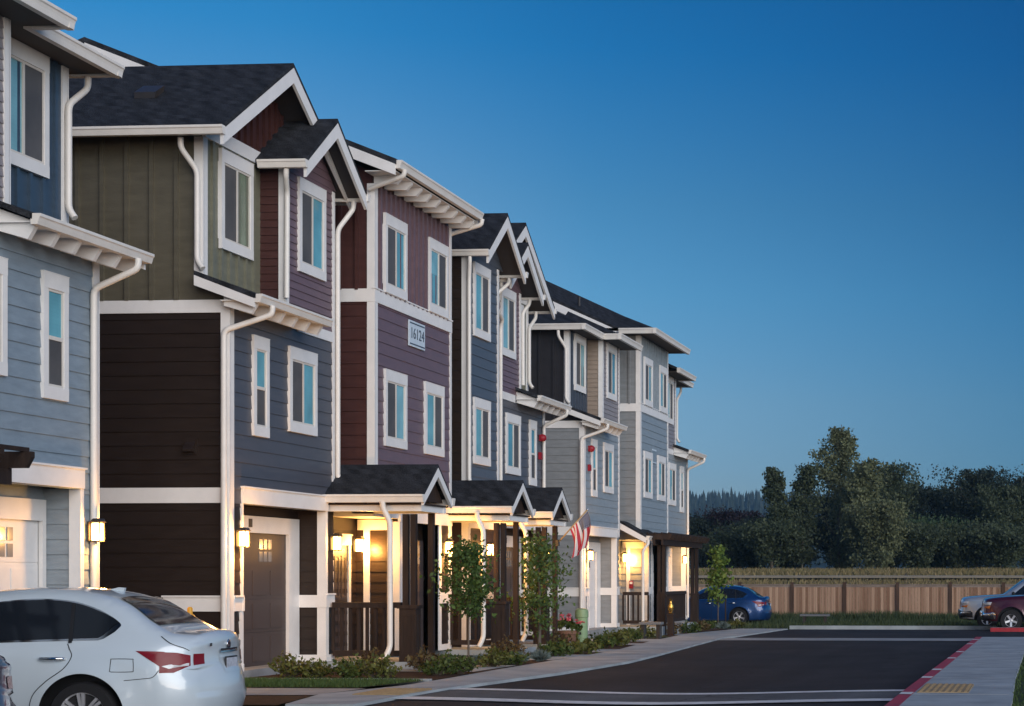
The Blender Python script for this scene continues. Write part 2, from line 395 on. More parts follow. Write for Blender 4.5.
class House:
    def __init__(s, root): s.root = root
    def part(s, mb, name, m, parent=None, bev=0, **k):
        o = mb.build(name, m, parent or s.root, **k)
        if bev: bevel_all(o, bev, 2)
        return o
    def wall(s, face, p, a0, a1, z0, z1, m, style='lap', ex=.22, name='wall', depth=.08, label=None):
        mb = MB()
        if face == 'x': mb.box(p - depth, p, a0, a1, z0, z1)
        elif face == 'n': mb.box(a0, a1, p, p + depth, z0, z1)
        else: mb.box(a0, a1, p - depth, p, z0, z1)
        if style == 'lap': lap(mb, face, p + (.001 if face != 'n' else -.001), a0 + .001, a1 - .001, z0, z1, ex)
        elif style == 'board': board(mb, face, p + (.002 if face != 'n' else -.002), a0 + .001, a1 - .001, z0 + .001, z1 - .001, ex)
        return s.part(mb, name, m)
    def trimx(s, mb, X, y0, y1, z0, z1, d=.03): mb.box(X - .01, X + d, y0, y1, z0, z1)
    def window(s, X, y0, y1, z0, z1, kind='slide', flip=False, lift=.018, teal=None):
        """outer size of the casing; a slider (two lights) or a narrow single-hung"""
        hd, sl_, sd = .20, .16, .10; X += lift
        mb = MB(); d = .036
        mb.box(X - .04, X + d, y0, y0 + sd, z0 + sl_, z1 - hd); mb.box(X - .02, X + d, y1 - sd, y1, z0 + sl_, z1 - hd)
        mb.box(X - .02, X + d + .004, y0, y1, z1 - hd, z1); mb.box(X - .02, X + d + .003, y0, y1, z0, z0 + sl_)
        mb.box(X - .02, X + d + .008, y0 - .004, y1 + .004, z1, z1 + .012)
        w = s.part(mb, 'window', M['white'])
        ya, yb, za, zb = y0 + sd, y1 - sd, z0 + sl_, z1 - hd
        f = MB(); t = .032; e = .024
        f.box(X, X + e, ya, ya + t, za, zb); f.box(X, X + e, yb - t, yb, za, zb)
        f.box(X, X + e, ya + t, yb - t, za, za + t); f.box(X, X + e, ya + t, yb - t, zb - t, zb)
        if kind == 'slide':
            c = (ya + yb) / 2; f.box(X, X + e + .004, c - .022, c + .022, za + t, zb - t)
            A = (ya + t, c - .022, za + t, zb - t); B = (c + .022, yb - t, za + t, zb - t)
            if flip: A, B = B, A
        else:
            c = (za + zb) / 2; f.box(X, X + e + .004, ya + t, yb - t, c - .025, c + .025)
            A = (ya + t, yb - t, za + t, c - .025); B = (ya + t, yb - t, c + .025, zb - t)
        s.part(f, 'sash', M['vinyl'], w)
        s.part(MB().box(X, X + .016, *A), 'insect_screen', M['screen'], w)
        q = rnd.random()
        s.part(MB().box(X, X + .010, *B), 'pane', teal or rnd.choice([M['teal'], M['teal'], M['pale_pane'], M['deep_pane']]), w)
        if q < .45 and kind == 'slide':      # a blind drawn part of the way down behind the glass
            zm = B[3] - (B[3] - B[2]) * rnd.uniform(.25, .75)
            s.part(MB().box(X, X + .013, B[0], B[1], zm, B[3]), 'blind', M['pale_pane'] if q < .25 else M['teal'], w)
        return w
    def gutter(s, p, q, out, parent=None, h=.13):
        """K gutter from p to q at the top line; out = unit vector away from the roof"""
        p, q, out = Vector(p), Vector(q), Vector(out)
        prof = [(0, 0), (.125, 0), (.125, -.035), (.11, -.05), (.098, -.09), (.085, -h), (0, -h)]
        poly = [p + out * a + Vector((0, 0, z)) for a, z in prof]
        return s.part(MB().prism(poly, q - p), 'gutter', M['gutter'], parent)
    def spout(s, pts, r=.045, name='downspout'):
        # rounded elbows
        P = [Vector(p) for p in pts]; out = [P[0]]
        for i in range(1, len(P) - 1):
            a, b, c = P[i - 1], P[i], P[i + 1]
            k = min(.09, (b - a).length * .45, (c - b).length * .45)
            s0 = b + (a - b).normalized() * k; s1 = b + (c - b).normalized() * k
            for t in (0, .33, .67, 1): out.append((s0 * (1 - t) + b * t) * (1 - t) + (b * (1 - t) + s1 * t) * t)
        out.append(P[-1])
        return s.part(MB().tube(out, r, 8), name, M['gutter'], smooth=True, angle=50)
    def slab(s, pts, name='roof', th=.09, parent=None, m=None):
        """sloped shingle sheet with the given top corners"""
        return s.part(MB().prism(pts, (0, 0, -th)), name, m or M['shingle'], parent)
    def gable_x(s, xf, xb, yc, za, hw, ze, gut_y=True, gutter_x=None, soffit=True, fascia=.23, th=.08):
        """gable roof with its ridge along X (gable towards the street)"""
        L = [(xf, yc, za), (xb, yc, za), (xb, yc - hw, ze), (xf, yc - hw, ze)]
        Rr = [(xf, yc, za), (xf, yc + hw, ze), (xb, yc + hw, ze), (xb, yc, za)]
        mb = MB().prism(L, (0, 0, -th)); mb.prism(Rr, (0, 0, -th))
        r = s.part(mb, 'roof', M['shingle'])
        f = MB()
        for sg in (-1, 1):
            p = Vector((xf - .02, yc, za - th - fascia / 2 - .012)); q = Vector((xf - .02, yc + sg * hw, ze - th - fascia / 2 - .012))
            d = (q - p).normalized()
            pts = [(xf - .045, yc, za - th - .004), (xf - .045, yc + sg * (hw + .0), ze - th - .004), (xf - .045, yc + sg * hw, ze - th - fascia), (xf - .045, yc, za - th - fascia * 1.12)]
            f.prism(pts, (.05, 0, 0))
        s.part(f, 'rake_board', M['white'], r)
        if soffit:
            so_ = MB()
            for sg in (-1, 1):
                so_.quad((xf - .05, yc, za - th - .03), (xb, yc, za - th - .03), (xb, yc + sg * hw, ze - th - .03), (xf - .05, yc + sg * hw, ze - th - .03))
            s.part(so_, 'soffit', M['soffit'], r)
        return r
    def tri_wall(s, X, yc, zb, za, hw, m, style='board', ex=.3):
        """gable triangle facing the street"""
        mb = MB().prism([(X, yc - hw, zb), (X, yc + hw, zb), (X, yc, za)], (-.08, 0, 0))
        sl = (za - zb) / hw
        if style == 'board': board(mb, 'x', X, yc - hw, yc + hw, zb, za, ex, ztop=lambda a: za - sl * abs(a - yc) - .02)
        else:
            n = int((za - zb) / ex)
            for i in range(n):
                z = zb + i * ex; h0 = hw * (1 - (z - zb) / (za - zb)); h1 = max(0, hw * (1 - (z + ex - zb) / (za - zb)))
                mb.quad((X + .012, yc - h0, z), (X + .012, yc + h0, z), (X + .001, yc + h1, z + ex), (X + .001, yc - h1, z + ex))
                mb.quad((X, yc - h0, z), (X, yc + h0, z), (X + .012, yc + h0, z), (X + .012, yc - h0, z))
        return s.part(mb, 'gable_wall', m)
    def corner(s, mb, X, Y, sy, z0, z1, w=.12, d=.028, front=True, side=True):
        """corner boards at a corner (X,Y); sy=-1: side wall looks to -Y"""
        if front: mb.box(X - .005, X + d, min(Y, Y - sy * w) if sy < 0 else Y - w, (Y + w) if sy < 0 else Y, z0, z1)
        if side: mb.box(X - w, X + d, Y + sy * d if sy < 0 else Y - .005, Y + .005 if sy < 0 else Y + d, z0 + .001, z1 - .001)
    def rafters(s, parent, x0, x1, ys, z1, slope, w=.075, dp=.19):
        for y in ys:
            pts = [(x0, y, z1 + slope * (x1 - x0)), (x1 - .02, y, z1 + .02), (x1 - .02, y, z1 - .03), (x1 - .12, y, z1 - dp), (x0, y, z1 - dp + slope * (x1 - x0) * .6)]
            s.part(MB().prism(pts, (0, w, 0)), 'rafter_tail', M['white'], parent)
    def pent(s, y0, y1, near):
        """narrow roof over the set-back upper floor; near=-1: the end that faces -Y is the free one"""
        xw, xe, zt, ze = MX - .43, -12.14, 6.36, 5.985
        sl = (zt - ze) / (xe - xw)
        r = s.slab([(xw, y0, zt), (xw, y1, zt), (xe, y1, ze), (xe, y0, ze)], 'pent_roof', .07)
        e = y0 if near < 0 else y1
        k = -1 if near < 0 else 1
        s.part(MB().prism([(xw, e, zt - .072), (xe - .02, e, ze - .072), (xe - .02, e, ze - .21), (xw, e, zt - .23)], (0, -k * .04, 0)), 'rake_board', M['white'], r)
        s.part(MB().box(xw + .4, xe - .025, y0 + .05, y1 - .05, ze - .095, ze - .080), 'soffit', M['white'], r)
        s.gutter((xe - .02, y0, ze + .0), (xe - .02, y1, ze + .0), (1, 0, 0), r)
        n = 6
        ys = [y0 + .1 + (y1 - y0 - .28) * i / (n - 1) for i in range(n)]
        s.rafters(r, MX + .0, xe, ys, ze - .10, sl)
        return r
    def door_leaf(s, X, y0, y1, z0, z1, m, name='door', panels=True):
        mb = MB().box(X - .03, X, y0, y1, z0, z1)
        if panels:
            wv = y1 - y0
            for k in range(2):
                for j in range(2):
                    a = y0 + wv * (.12 + .46 * k); b = a + wv * .3
                    zz = z0 + (z1 - z0) * (.08 + .45 * j); zt = zz + (z1 - z0) * (.36)
                    mb.box(X, X + .012, a, b, zz, zz + .03); mb.box(X, X + .012, a, b, zt, zt + .03)
                    mb.box(X, X + .012, a, a + .03, zz + .03, zt); mb.box(X, X + .012, b - .03, b, zz + .03, zt)
        return s.part(mb, name, m)
    def garage(s, y0, y1, X, m, flip=False):
        """sectional garage door with raised panels and two groups of small panes"""
        z0, z1 = .1, 2.34
        mb = MB().box(X - .04, X, y0, y1, z0, z1)
        rows = 4; h = (z1 - z0) / rows
        for r in range(rows):
            zb = z0 + r * h
            mb.box(X, X + .008, y0 + .01, y1 - .01, zb + .012, zb + h - .012)
            if r < rows - 1:
                for c in range(4):
                    a = y0 + (y1 - y0) * (c + .08) / 4; b = y0 + (y1 - y0) * (c + .92) / 4
                    mb.box(X + .008, X + .018, a, b, zb + .07, zb + h - .07)
        g = s.part(mb, 'garage_door', m)
        for c in range(2):
            wm = MB()
            yc = y0 + (y1 - y0) * (.3 + .4 * c)
            for i in range(3):
                for j in range(2):
                    ya = yc - .24 + i * .17; za = z1 - h + .08 + j * .21
                    wm.box(X + .008, X + .02, ya, ya + .12, za, za + .17)
            s.part(wm, 'door_window', M['doorpane'], g)
        return g
M['doorpane'] = glassy('garage_pane', (.20, .19, .18), .2, .6)

def lantern(label, X, Y, Z=2.2, face='x', power=110, group='lit wall lanterns beside the doors'):
    """square wall lantern: back plate, cap, cage and lit glass"""
    t = thing('wall_lantern', label, 'wall lantern', (X, Y, Z), {'x': 0, 'n': -math.pi / 2}[face], group)
    b = MB().box(0, .02, -.055, .055, -.12, .14); b.build('back_plate', M['iron'], t)
    c = MB()
    c.box(.03, .19, -.08, .08, .125, .14); c.prism([(.04, -.07, .14), (.18, -.07, .14), (.15, -.04, .18), (.07, -.04, .18)], (0, .14, 0))
    c.box(.045, .175, -.065, .065, -.13, -.115)
    for x in (.045, .163):
        for y in (-.065, .053): c.box(x, x + .012, y, y + .012, -.115, .125)
    c.box(.02, .05, -.015, .015, .1, .125)
    c.build('cage', M['iron'], t)
    MB().box(.06, .16, -.05, .05, -.11, .115).build('lamp_glass', M['lamp'], t)
    l = bpy.data.lights.new('lamp_light', 'POINT'); l.energy = power; l.color = (1, .47, .11); l.shadow_soft_size = .05
    lo = bpy.data.objects.new('lamp_light', l); COL.objects.link(lo); lo.parent = t; lo.location = (.27, 0, -.06)
    return t

def dup(root, loc, rz, label=None, group=None):
    r = root.copy(); COL.objects.link(r); r.location = loc; r.rotation_euler = (0, 0, rz)
    if label: r['label'] = label
    if group: r['group'] = group
    for ch in list(root.children):
        c = ch.copy(); COL.objects.link(c); c.parent = r
        for g in list(ch.children):
            d = g.copy(); COL.objects.link(d); d.parent = c
    return r
# ------------------------------------------------------------------ the three blocks of town houses
XB = -22.0            # back wall
def end_unit(H, Y0, m, pal, style, porch_gar=True):
    """end house: set-back upper floor with pent roof near the end, projecting bay next to it"""
    y = lambda t: Y0 + m * t
    def yy(a, b): return (min(y(a), y(b)), max(y(a), y(b)))
    near = -1 if m > 0 else 1
    fs = 'n' if m > 0 else 's'
    W3 = MX - .43
    # --- masses behind the cladding
    core = MB()
    a, b = yy(.02, 3.94)
    core.box(XB, MX - .56, a, b, .1, 2.9); core.box(XB, MX - .085, a, b, 2.9, 6.0)
    a, b = yy(.02, 2.0); core.box(XB, W3 - .085, a, b, 6.0, 8.55)
    a, b = yy(2.0, 3.94); core.box(XB, MX - .085, a, b, 6.0, 8.55)
    H.part(core, 'wall_core', pal['side2'])
    # --- side wall (end of the block)
    H.wall(fs, Y0, XB, MX - .002, .0, 2.76, pal['side1'], 'lap', .22, 'side_wall')
    H.wall(fs, Y0, XB, MX - .002, 3.0, 5.74, pal['side2'], 'lap', .22, 'side_wall')
    H.wall(fs, Y0, XB, W3 - .002, 5.94, 8.6, pal['side3'], 'board', .40, 'side_wall')
    tr = MB()
    sgn = -1 if m > 0 else 1
    def side_band(x0, x1, z0, z1, d=.03): tr.box(x0, x1, Y0 + sgn * d, Y0 - sgn * .01, z0, z1)
    side_band(XB, MX - .12, 2.76, 3.0); side_band(XB, MX - .12, 5.74, 5.94)
    # wainscot frame on the side wall
    xa = -13.75
    side_band(xa, MX - .12, 1.06, 1.28); side_band(xa, MX - .12, .1, .2); side_band(xa, xa + .12, .2, 1.06)
    tr.box(xa - .02, MX - .12, Y0 + sgn * .05, Y0, 1.28, 1.31)
    # corner boards
    H.corner(tr, MX, Y0, sgn, .1, 5.94); H.corner(tr, W3, Y0, sgn, 6.3, 8.5)
    # --- front, first floor up
    a, b = yy(.0, 3.96)
    H.wall('x', MX, a + .002, b, 2.76, 5.98, pal['f2'], 'lap', .22, 'front_wall')
    H.wall('x', W3, *yy(0.002, 2.0), 6.05, 8.55, pal['f3'], 'board', .30, 'front_wall')
    H.wall('x', MX, *yy(2.0, 3.96), 5.98, 8.55, pal['bay'], 'lap', .13, 'bay_wall')
    bs = y(2.0)
    H.wall(fs, bs, W3 - .0, MX - .003, 6.05, 8.55, pal['bayside'], 'lap', .13, 'bay_side_wall')
    es = y(3.96)
    H.wall('s' if fs == 'n' else 'n', es, W3, MX - .003, .1, 8.55, pal['bayside'], 'lap', .2, 'side_wall')
    H.corner(tr, MX, bs, sgn, 6.1, 8.5, .1); 
    H.corner(tr, MX, es, -sgn, 2.8, 8.5, .07)
    # narrow belt under the bay
    tr.box(MX - .01, MX + .03, *yy(2.45, 3.88), 5.80, 5.98)
    H.part(tr, 'trim', M['white'])
    H.window(MX, *yy(.75, 1.31), 3.88, 5.49, 'hung')
    H.window(MX, *yy(2.08, 3.18), 4.06, 5.49, 'slide', flip=(m < 0))
    H.window(W3, *yy(.50, 1.61), 6.85, 8.44, 'slide', flip=(m < 0), lift=.036, teal=pal.get('win3'))
    H.window(MX, *yy(2.46, 3.55), 6.83, 8.43, 'slide', flip=(m < 0))
    p0, p1 = yy(-.27, 2.40)
    H.pent(p0, p1, near)
    # pent downspout: off the gutter, back to the corner, down
    yg = y(.12)
    lx, ly = (MX - .045, Y0 - .075) if m > 0 else (MX + .06, Y0 - .17)
    ux, uy = (W3 - .045, Y0 - .075) if m > 0 else (W3 + .075, Y0 - .06)
    H.spout([(-12.05, yg, 5.86), (-12.06, yg, 5.72), (lx, ly, 5.45), (lx, ly, .15)])
    # upper downspout at the corner of the set-back floor
    sx_ = W3 - .20 if m > 0 else W3 + .14
    H.spout([(sx_, y(-.30), 8.42), (sx_, y(-.29), 8.26), (ux, uy, 7.95), (ux, uy, 6.55), (ux + .1, uy - .02, 6.42)])
    H.part(MB().prism([(W3 - .05, Y0, 5.94), (MX - .005, Y0, 5.94), (MX - .005, Y0, 6.12), (W3 - .05, Y0, 6.31)], (0, -sgn * .05, 0)), 'side_wall', pal['side3'])
    # --- roof
    if style == 'gable':
        yc_ = y(2.0)
        r = H.gable_x(-12.55, XB - .4, yc_, 10.24, 2.5, 8.56)
        H.gutter((XB - .4, yc_ - 2.48, 8.53), (-12.52, yc_ - 2.48, 8.53), (0, -1, 0), r)
        H.gutter((XB - .4, yc_ + 2.48, 8.53), (-12.52, yc_ + 2.48, 8.53), (0, 1, 0), r)
        H.tri_wall(W3, yc_, 8.56, 10.14, 2.32, pal['gable'], 'board', .22)
        H.part(MB().box(W3 - .01, W3 + .055, *yy(.0, 2.0), 8.50, 8.72), 'frieze_board', M['white'])
        yb_ = y(2.98)
        r2 = H.gable_x(-12.2, -14.8, yb_, 9.56, 1.28, 8.56)
        H.gutter((-13.0, yb_ - 1.27, 8.53), (-12.17, yb_ - 1.27, 8.53), (0, -1, 0), r2)
        H.gutter((-13.3, yb_ + 1.27, 8.53), (-12.17, yb_ + 1.27, 8.53), (0, 1, 0), r2)
        H.tri_wall(MX, yb_, 8.54, 9.46, 1.1, pal['bay'], 'lap', .13)
        H.spout([(MX + .16, y(1.70), 8.40), (MX + .14, y(1.72), 8.28), (MX + .06, y(1.95), 8.05), (MX + .06, y(1.93), 6.28)])
        H.spout([(MX + .26, y(4.25), 8.40), (MX + .26, y(4.24), 8.26), (MX + .06, y(4.03), 7.85), (MX + .06, y(4.03), 3.38), (MX + .16, y(4.06), 3.27)])
        H.part(MB().prism([(-14.55, y(.72) - .14, 9.29), (-14.2, y(.72) - .14, 9.29), (-14.2, y(.72) + .14, 9.47), (-14.55, y(.72) + .14, 9.47)], (0, 0, .10)), 'roof_vent', M['iron'], r)
    else:
        # hipped roof: eaves wrap the end and step out round the bay
        ze = 8.62; k = .45
        e0, e1 = y(-.28), y(4.3)
        xe = -12.65; xb = XB - .4; rz_ = (abs(e1 - e0) / 2) * k
        def Z(h): return ze + h * k
        ym = y(1.9)
        hh = abs(ym - e0)
        r = MB()
        top = [(xe, e0, ze), (xe - hh, ym, Z(hh)), (xb, ym, Z(hh)), (xb, e0, ze)]
        r.prism(top, (0, 0, -.09))
        r.prism([(xe, e0, ze), (xe, e1, ze), (xe - hh, e1, Z(hh)), (xe - hh, ym, Z(hh))], (0, 0, -.09))
        r.prism([(xb, ym, Z(hh)), (xe - hh, ym, Z(hh)), (xe - hh, e1, Z(hh)), (xb, e1, Z(hh))], (0, 0, -.09))
        ro = H.part(r, 'roof', M['shingle'])
        # bay roof, a small hip in front
        f0, f1 = y(1.75), y(4.3); xf = -12.15
        q = MB()
        q.prism([(xf, f0, ze - .02), (xf, f1, ze - .02), (xe - 1.2, f1, ze + .45 * 1.7), (xe - 1.2, y(2.55), ze + .45 * 1.7)], (0, 0, -.09))
        q.prism([(xf, f0, ze - .02), (xe - 1.2, f0, ze + .3), (xe - 1.2, y(2.55), ze + .45 * 1.7)], (0, 0, -.09))
        r2 = H.part(q, 'bay_roof', M['shingle'])
        so_ = MB().box(XB, xe, *sorted((e0, e1)), ze - .16, ze - .14); so_.box(xe + .001, xf, *sorted((f0, f1)), ze - .165, ze - .145)
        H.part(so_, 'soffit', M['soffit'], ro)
        o = (0, sgn, 0)
        H.gutter((xb, e0, ze - .03), (xe + .1, e0, ze - .03), o, ro, .16)
        ya, yb = sorted((e0 + sgn * .12, f0)); H.gutter((xe, ya, ze - .031), (xe, yb, ze - .031), (1, 0, 0), ro, .16)
        H.gutter((xe + .1, f0, ze - .032), (xf + .1, f0, ze - .032), o, r2, .16)
        ya, yb = sorted((f0 + sgn * .12, f1)); H.gutter((xf, ya, ze - .033), (xf, yb, ze - .033), (1, 0, 0), r2, .16)
    # --- ground floor
    g0 = -13.2
    H.wall('x', g0, *yy(.36, 3.66), 2.36, 2.80, pal['g'], 'lap', .2, 'front_wall')
    for (t0, t1) in ((.002, .40), (3.62, 3.96)):
        H.wall('x', MX, *yy(t0, t1), .1, 2.78, pal['g'], 'lap', .2, 'front_wall')
    tr = MB()
    # header over the recess, posts and wainscot
    H.trimx(tr, MX + .02, *yy(.38, 3.64), 2.77, 3.02, .04)
    tr.box(MX - .01, MX + .085, *yy(.36, 3.66), 3.02, 3.045)
    for t0, t1, t2 in ((.36, .40, 0), (3.62, 3.66, 1)):
        tr.box(MX - .10, MX + .034, *yy(t0, t1), 1.3, 2.77)
    # return walls of the recess
    for t, sd in ((.40, 1), (3.62, -1)):
        f = ('s' if (sd * m) > 0 else 'n')
        H.wall(f, y(t), g0, MX - .09, .1, 2.77, pal['g'], 'lap', .2, 'return_wall', depth=.04)
        sg = 1 if f == 's' else -1
        tr.box(MX - .13, MX + .03, y(t) - sg * .01, y(t) + sg * .034, .1, 2.768)
        tr.box(g0 + .05, MX + .045, y(t) - sg * .01, y(t) + sg * .045, 1.06, 1.28)
        tr.box(g0 + .05, MX + .04, y(t) - sg * .01, y(t) + sg * .038, .1, .22)
    for t0, t1 in ((.12, .40), (3.62, 3.96)):
        tr.box(MX - .01, MX + .036, *yy(t0, t1), 1.06, 1.28); tr.box(MX - .01, MX + .06, *yy(t0, t1), 1.28, 1.31)
        tr.box(MX - .01, MX + .033, *yy(t0, t1), .1, .22)
        tr.box(MX - .01, MX + .031, *yy(t0 + (.2 if t0 < 1 else 0), t0 + (.28 if t0 < 1 else .09)), .22, 1.06)
    # casing of the garage door
    d0, d1 = yy(.72, 2.72)
    tr.box(g0 - .01, g0 + .05, *yy(.42, 3.58), 2.34, 2.62); tr.box(g0 - .01, g0 + .05, *yy(3.16, 3.58), .1, 2.34); tr.box(g0 - .01, g0 + .05, *yy(.42, .50), .1, 2.34)
    H.part(tr, 'trim', M['white'])
    H.garage(*yy(.50, 3.16), g0 - .02, pal['gdoor'])
    # unit number plate on the lintel
    H.part(MB().box(g0 + .05, g0 + .06, *yy(1.62, 1.74), 2.43, 2.57), 'unit_plate', M['iron'])

def entry(H, ya, yb, xw, pal, door_at, side=None, wallx=-13.15):
    """recessed entry between two houses: back wall, door with casing, sidelight trims"""
    H.wall('x', wallx, ya, yb, .1, 8.55, pal['notch'], 'lap', .2, 'entry_wall', depth=.3)
    d0, d1 = door_at
    tr = MB()
    tr.box(wallx - .01, wallx + .045, d0 - .1, d0, .1, 2.2); tr.box(wallx - .01, wallx + .045, d1, d1 + .1, .1, 2.2)
    tr.box(wallx - .01, wallx + .05, d0 - .12, d1 + .12, 2.2, 2.38); tr.box(wallx - .01, wallx + .07, d0 - .14, d1 + .14, 2.38, 2.41)
    H.part(tr, 'door_casing', M['white'])
    d = H.door_leaf(wallx + .012, d0, d1, .1, 2.2, pal['door'], 'door')
    H.part(MB().lathe([(.012, 0), (.028, .02), (.03, .045), (.012, .06)], (0, 0, 0), 10), 'handle', M['chrome'], d, smooth=True).location = (wallx + .03, d0 + .1, 1.02)

def centre_unit(H, y0, y1, X, pal, style):
    H.part(MB().box(XB, X - .09, y0 + .02, y1 - .02, 2.74, 8.8), 'wall_core', pal['side'])
    zt = 8.86 if style == 'shed' else 9.0
    H.wall('x', X, y0 + .002, y1 - .002, 2.9, 6.68, pal['f2'], 'lap', .22, 'front_wall')
    H.wall('x', X, y0 + .002, y1 - .002, 6.9, zt, pal['f3'], 'board', .24, 'front_wall')
    H.wall('n', y0, -14.5, X - .003, 2.9, 6.68, pal['side'], 'lap', .22, 'side_wall')
    H.wall('n', y0, -14.5, X - .003, 6.9, zt, pal['side'], 'board', .3, 'side_wall')
    H.wall('s', y1, -14.5, X - .003, 2.9, zt, pal['side'], 'lap', .22, 'side_wall')
    tr = MB()
    tr.box(X - .01, X + .034, y0 - .034, y1 + .034, 6.68, 6.92)
    tr.box(-14.4, X - .01, y0 - .034, y0 + .01, 6.68, 6.92); tr.box(-14.4, X - .01, y1 - .01, y1 + .034, 6.68, 6.92)
    tr.box(X - .01, X + .05, y0 - .05, y1 + .05, 6.92, 6.945)
    H.corner(tr, X, y0, -1, 2.9, 6.68); H.corner(tr, X, y0, -1, 6.92, zt)
    H.corner(tr, X, y1, 1, 2.9, 6.68, .07); H.corner(tr, X, y1, 1, 6.92, zt, .07)
    H.part(tr, 'trim', M['white'])
    L = y1 - y0
    H.window(X, y0 + .44, y0 + 1.54, 4.06, 5.49); H.window(X, y1 - 1.56, y1 - .48, 4.06, 5.49, flip=True)
    H.window(X, y0 + .40, y0 + 1.50, 6.93, 8.40, lift=.036); H.window(X, y1 - 1.38, y1 - .28, 6.93, 8.40, flip=True, lift=.036)

def ground_centre(H, y0, y1, X, pal, gar):
    """ground floor of a centre house with its own recessed garage"""
    g0 = X - .32
    H.part(MB().box(XB, X - .34, y0 + .02, y1 - .02, .1, 2.73), 'wall_core', pal['g'])
    H.wall('n', y0, -13.3, X - .003, .1, 2.92, pal['g'], 'lap', .2, 'side_wall')
    H.wall('s', y1, -13.3, X - .003, .1, 2.92, pal['g'], 'lap', .2, 'side_wall')
    a, b = gar
    H.wall('x', X, y0 + .002, a, .1, 2.72, pal['g'], 'lap', .2, 'front_wall', depth=.3)
    H.wall('x', X, b, y1 - .002, .1, 2.72, pal['g'], 'lap', .2, 'front_wall', depth=.3)
    H.wall('x', X, y0 + .002, y1 - .002, 2.721, 2.92, pal['g'], 'lap', .2, 'front_wall', depth=.3)
    tr = MB()
    H.trimx(tr, X, y0 - .02, y1 + .02, 2.66, 2.9, .045)
    for q in (a - .12, b): tr.box(X - .3, X + .032, q, q + .12, .1, 2.66)
    H.corner(tr, X, y0, -1, .1, 2.66); H.corner(tr, X, y1, 1, .1, 2.66)
    for (u, v) in ((y0 + .12, a - .12), (b + .12, y1 - .12)):
        if v - u > .05:
            tr.box(X - .01, X + .036, u, v, 1.06, 1.28); tr.box(X - .01, X + .033, u, v, .1, .22)
    # trims on the side wall that faces along the street
    tr.box(-12.98, -12.86, y0 - .034, y0 + .01, .1, 2.5); tr.box(-13.1, X - .12, y0 - .034, y0 + .01, 2.5, 2.7)
    H.part(tr, 'trim', M['white'])
    H.garage(a + .04, b - .04, g0 + .02, pal['gdoor'])

def porch(H, yc, pal_g, rail_to=None, spout_y=None):
    """gabled porch roof on timber posts with panelled piers"""
    xf = -10.9; hw = .74; ze = 3.08; za = 3.64; xb = -12.75
    r = H.gable_x(xf, xb, yc, za, hw, ze, soffit=False, fascia=.15, th=.06)
    r.name = 'porch_roof'
    H.gutter((xb, yc - hw + .01, ze - .02), (xf + .02, yc - hw + .01, ze - .02), (0, -1, 0), r, .14)
    H.gutter((xb, yc + hw - .01, ze - .02), (xf + .02, yc + hw - .01, ze - .02), (0, 1, 0), r, .14)
    H.part(MB().prism([(xf - .14, yc - hw + .1, ze - .12), (xf - .14, yc + hw - .1, ze - .12), (xf - .14, yc, za - .12)], (-.03, 0, 0)), 'gable_wall', M['timber'], r)
    H.part(MB().box(xb, xf - .06, yc - hw + .03, yc + hw - .03, ze - .20, ze - .17), 'ceiling', M['timber'], r)
    bm_ = MB()
    for s_ in (-1, 1): bm_.box(xb + .03, xf - .08, yc + s_ * (hw - .16) - .05, yc + s_ * (hw - .16) + .05, ze - .31, ze - .19)
    bm_.box(xf - .22, xf - .10, yc - hw + .1, yc + hw - .1, ze - .312, ze - .192)
    H.part(bm_, 'beam', M['white'], r)
    fy = yc + hw - .2
    H.part(MB().box(xf - .37, xf - .27, fy - .05, fy + .05, .06, ze - .31), 'post', M['timber'])
    for s_ in (-1,):
        py = yc + s_ * (hw - .2); px = xf - .32
        p = MB().box(px - .15, px + .15, py - .13, py + .13, .06, 1.04); 
        for k in (-1, 1):
            pass
        p.box(px - .12, px + .12, py - .142, py - .129, .2, .24); p.box(px - .12, px + .12, py - .142, py - .129, .9, .94)
        p.box(px - .12, px - .08, py - .142, py - .129, .24, .9); p.box(px + .08, px + .12, py - .142, py - .129, .24, .9)
        p.box(px + .149, px + .162, py - .1, py - .06, .2, .94); p.box(px + .149, px + .162, py + .06, py + .1, .2, .94)
        pier = H.part(p, 'pier', M['timber'])
        H.part(MB().box(px - .18, px + .18, py - .16, py + .16, 1.04, 1.10), 'pier_cap', M['timber'], pier)
        H.part(MB().box(px - .12, px - .02, py - .05, py + .05, 1.1, ze - .36).box(px + .02, px + .12, py - .05, py + .05, 1.1, ze - .36), 'post', M['timber'])
    # railing from the house wall out to the pier, facing along the street
    if rail_to is not None:
        yr = yc - hw + .2
        railing(H, (rail_to, yr), (xf - .48, yr))
    if spout_y is not None:
        sx = -11.62
        H.spout([(sx, yc - hw - .06, ze - .14), (sx, yc - hw - .04, ze - .26), (sx + .12, yc - hw - .02, ze - .5), (sx + .12, yc - hw - .02, .35), (sx + .05, yc - hw - .1, .16)], .05)
    H.part(MB().box(-13.1, xf - .02, yc - hw + .05, yc + hw + .25, -.02, .095), 'porch_floor', M['concrete'])

def railing(H, p, q, z=.1, parent=None):
    p = Vector((*p, 0)); q = Vector((*q, 0)); d = (q - p); L = d.length; d.normalize()
    mb = MB()
    up = Vector((0, 0, 1))
    mb.beam(p + up * (z + 1.0), q + up * (z + 1.0), .12, .10); mb.beam(p + up * (z + .14), q + up * (z + .14), .06, .10)
    n = max(2, int(L / .15))
    for i in range(n + 1):
        c = p + d * (L * i / n)
        mb.box(c.x - .025, c.x + .025, c.y - .025, c.y + .025, z + .14 + .05, z + .95)
    return H.part(mb, 'railing', M['timber'])

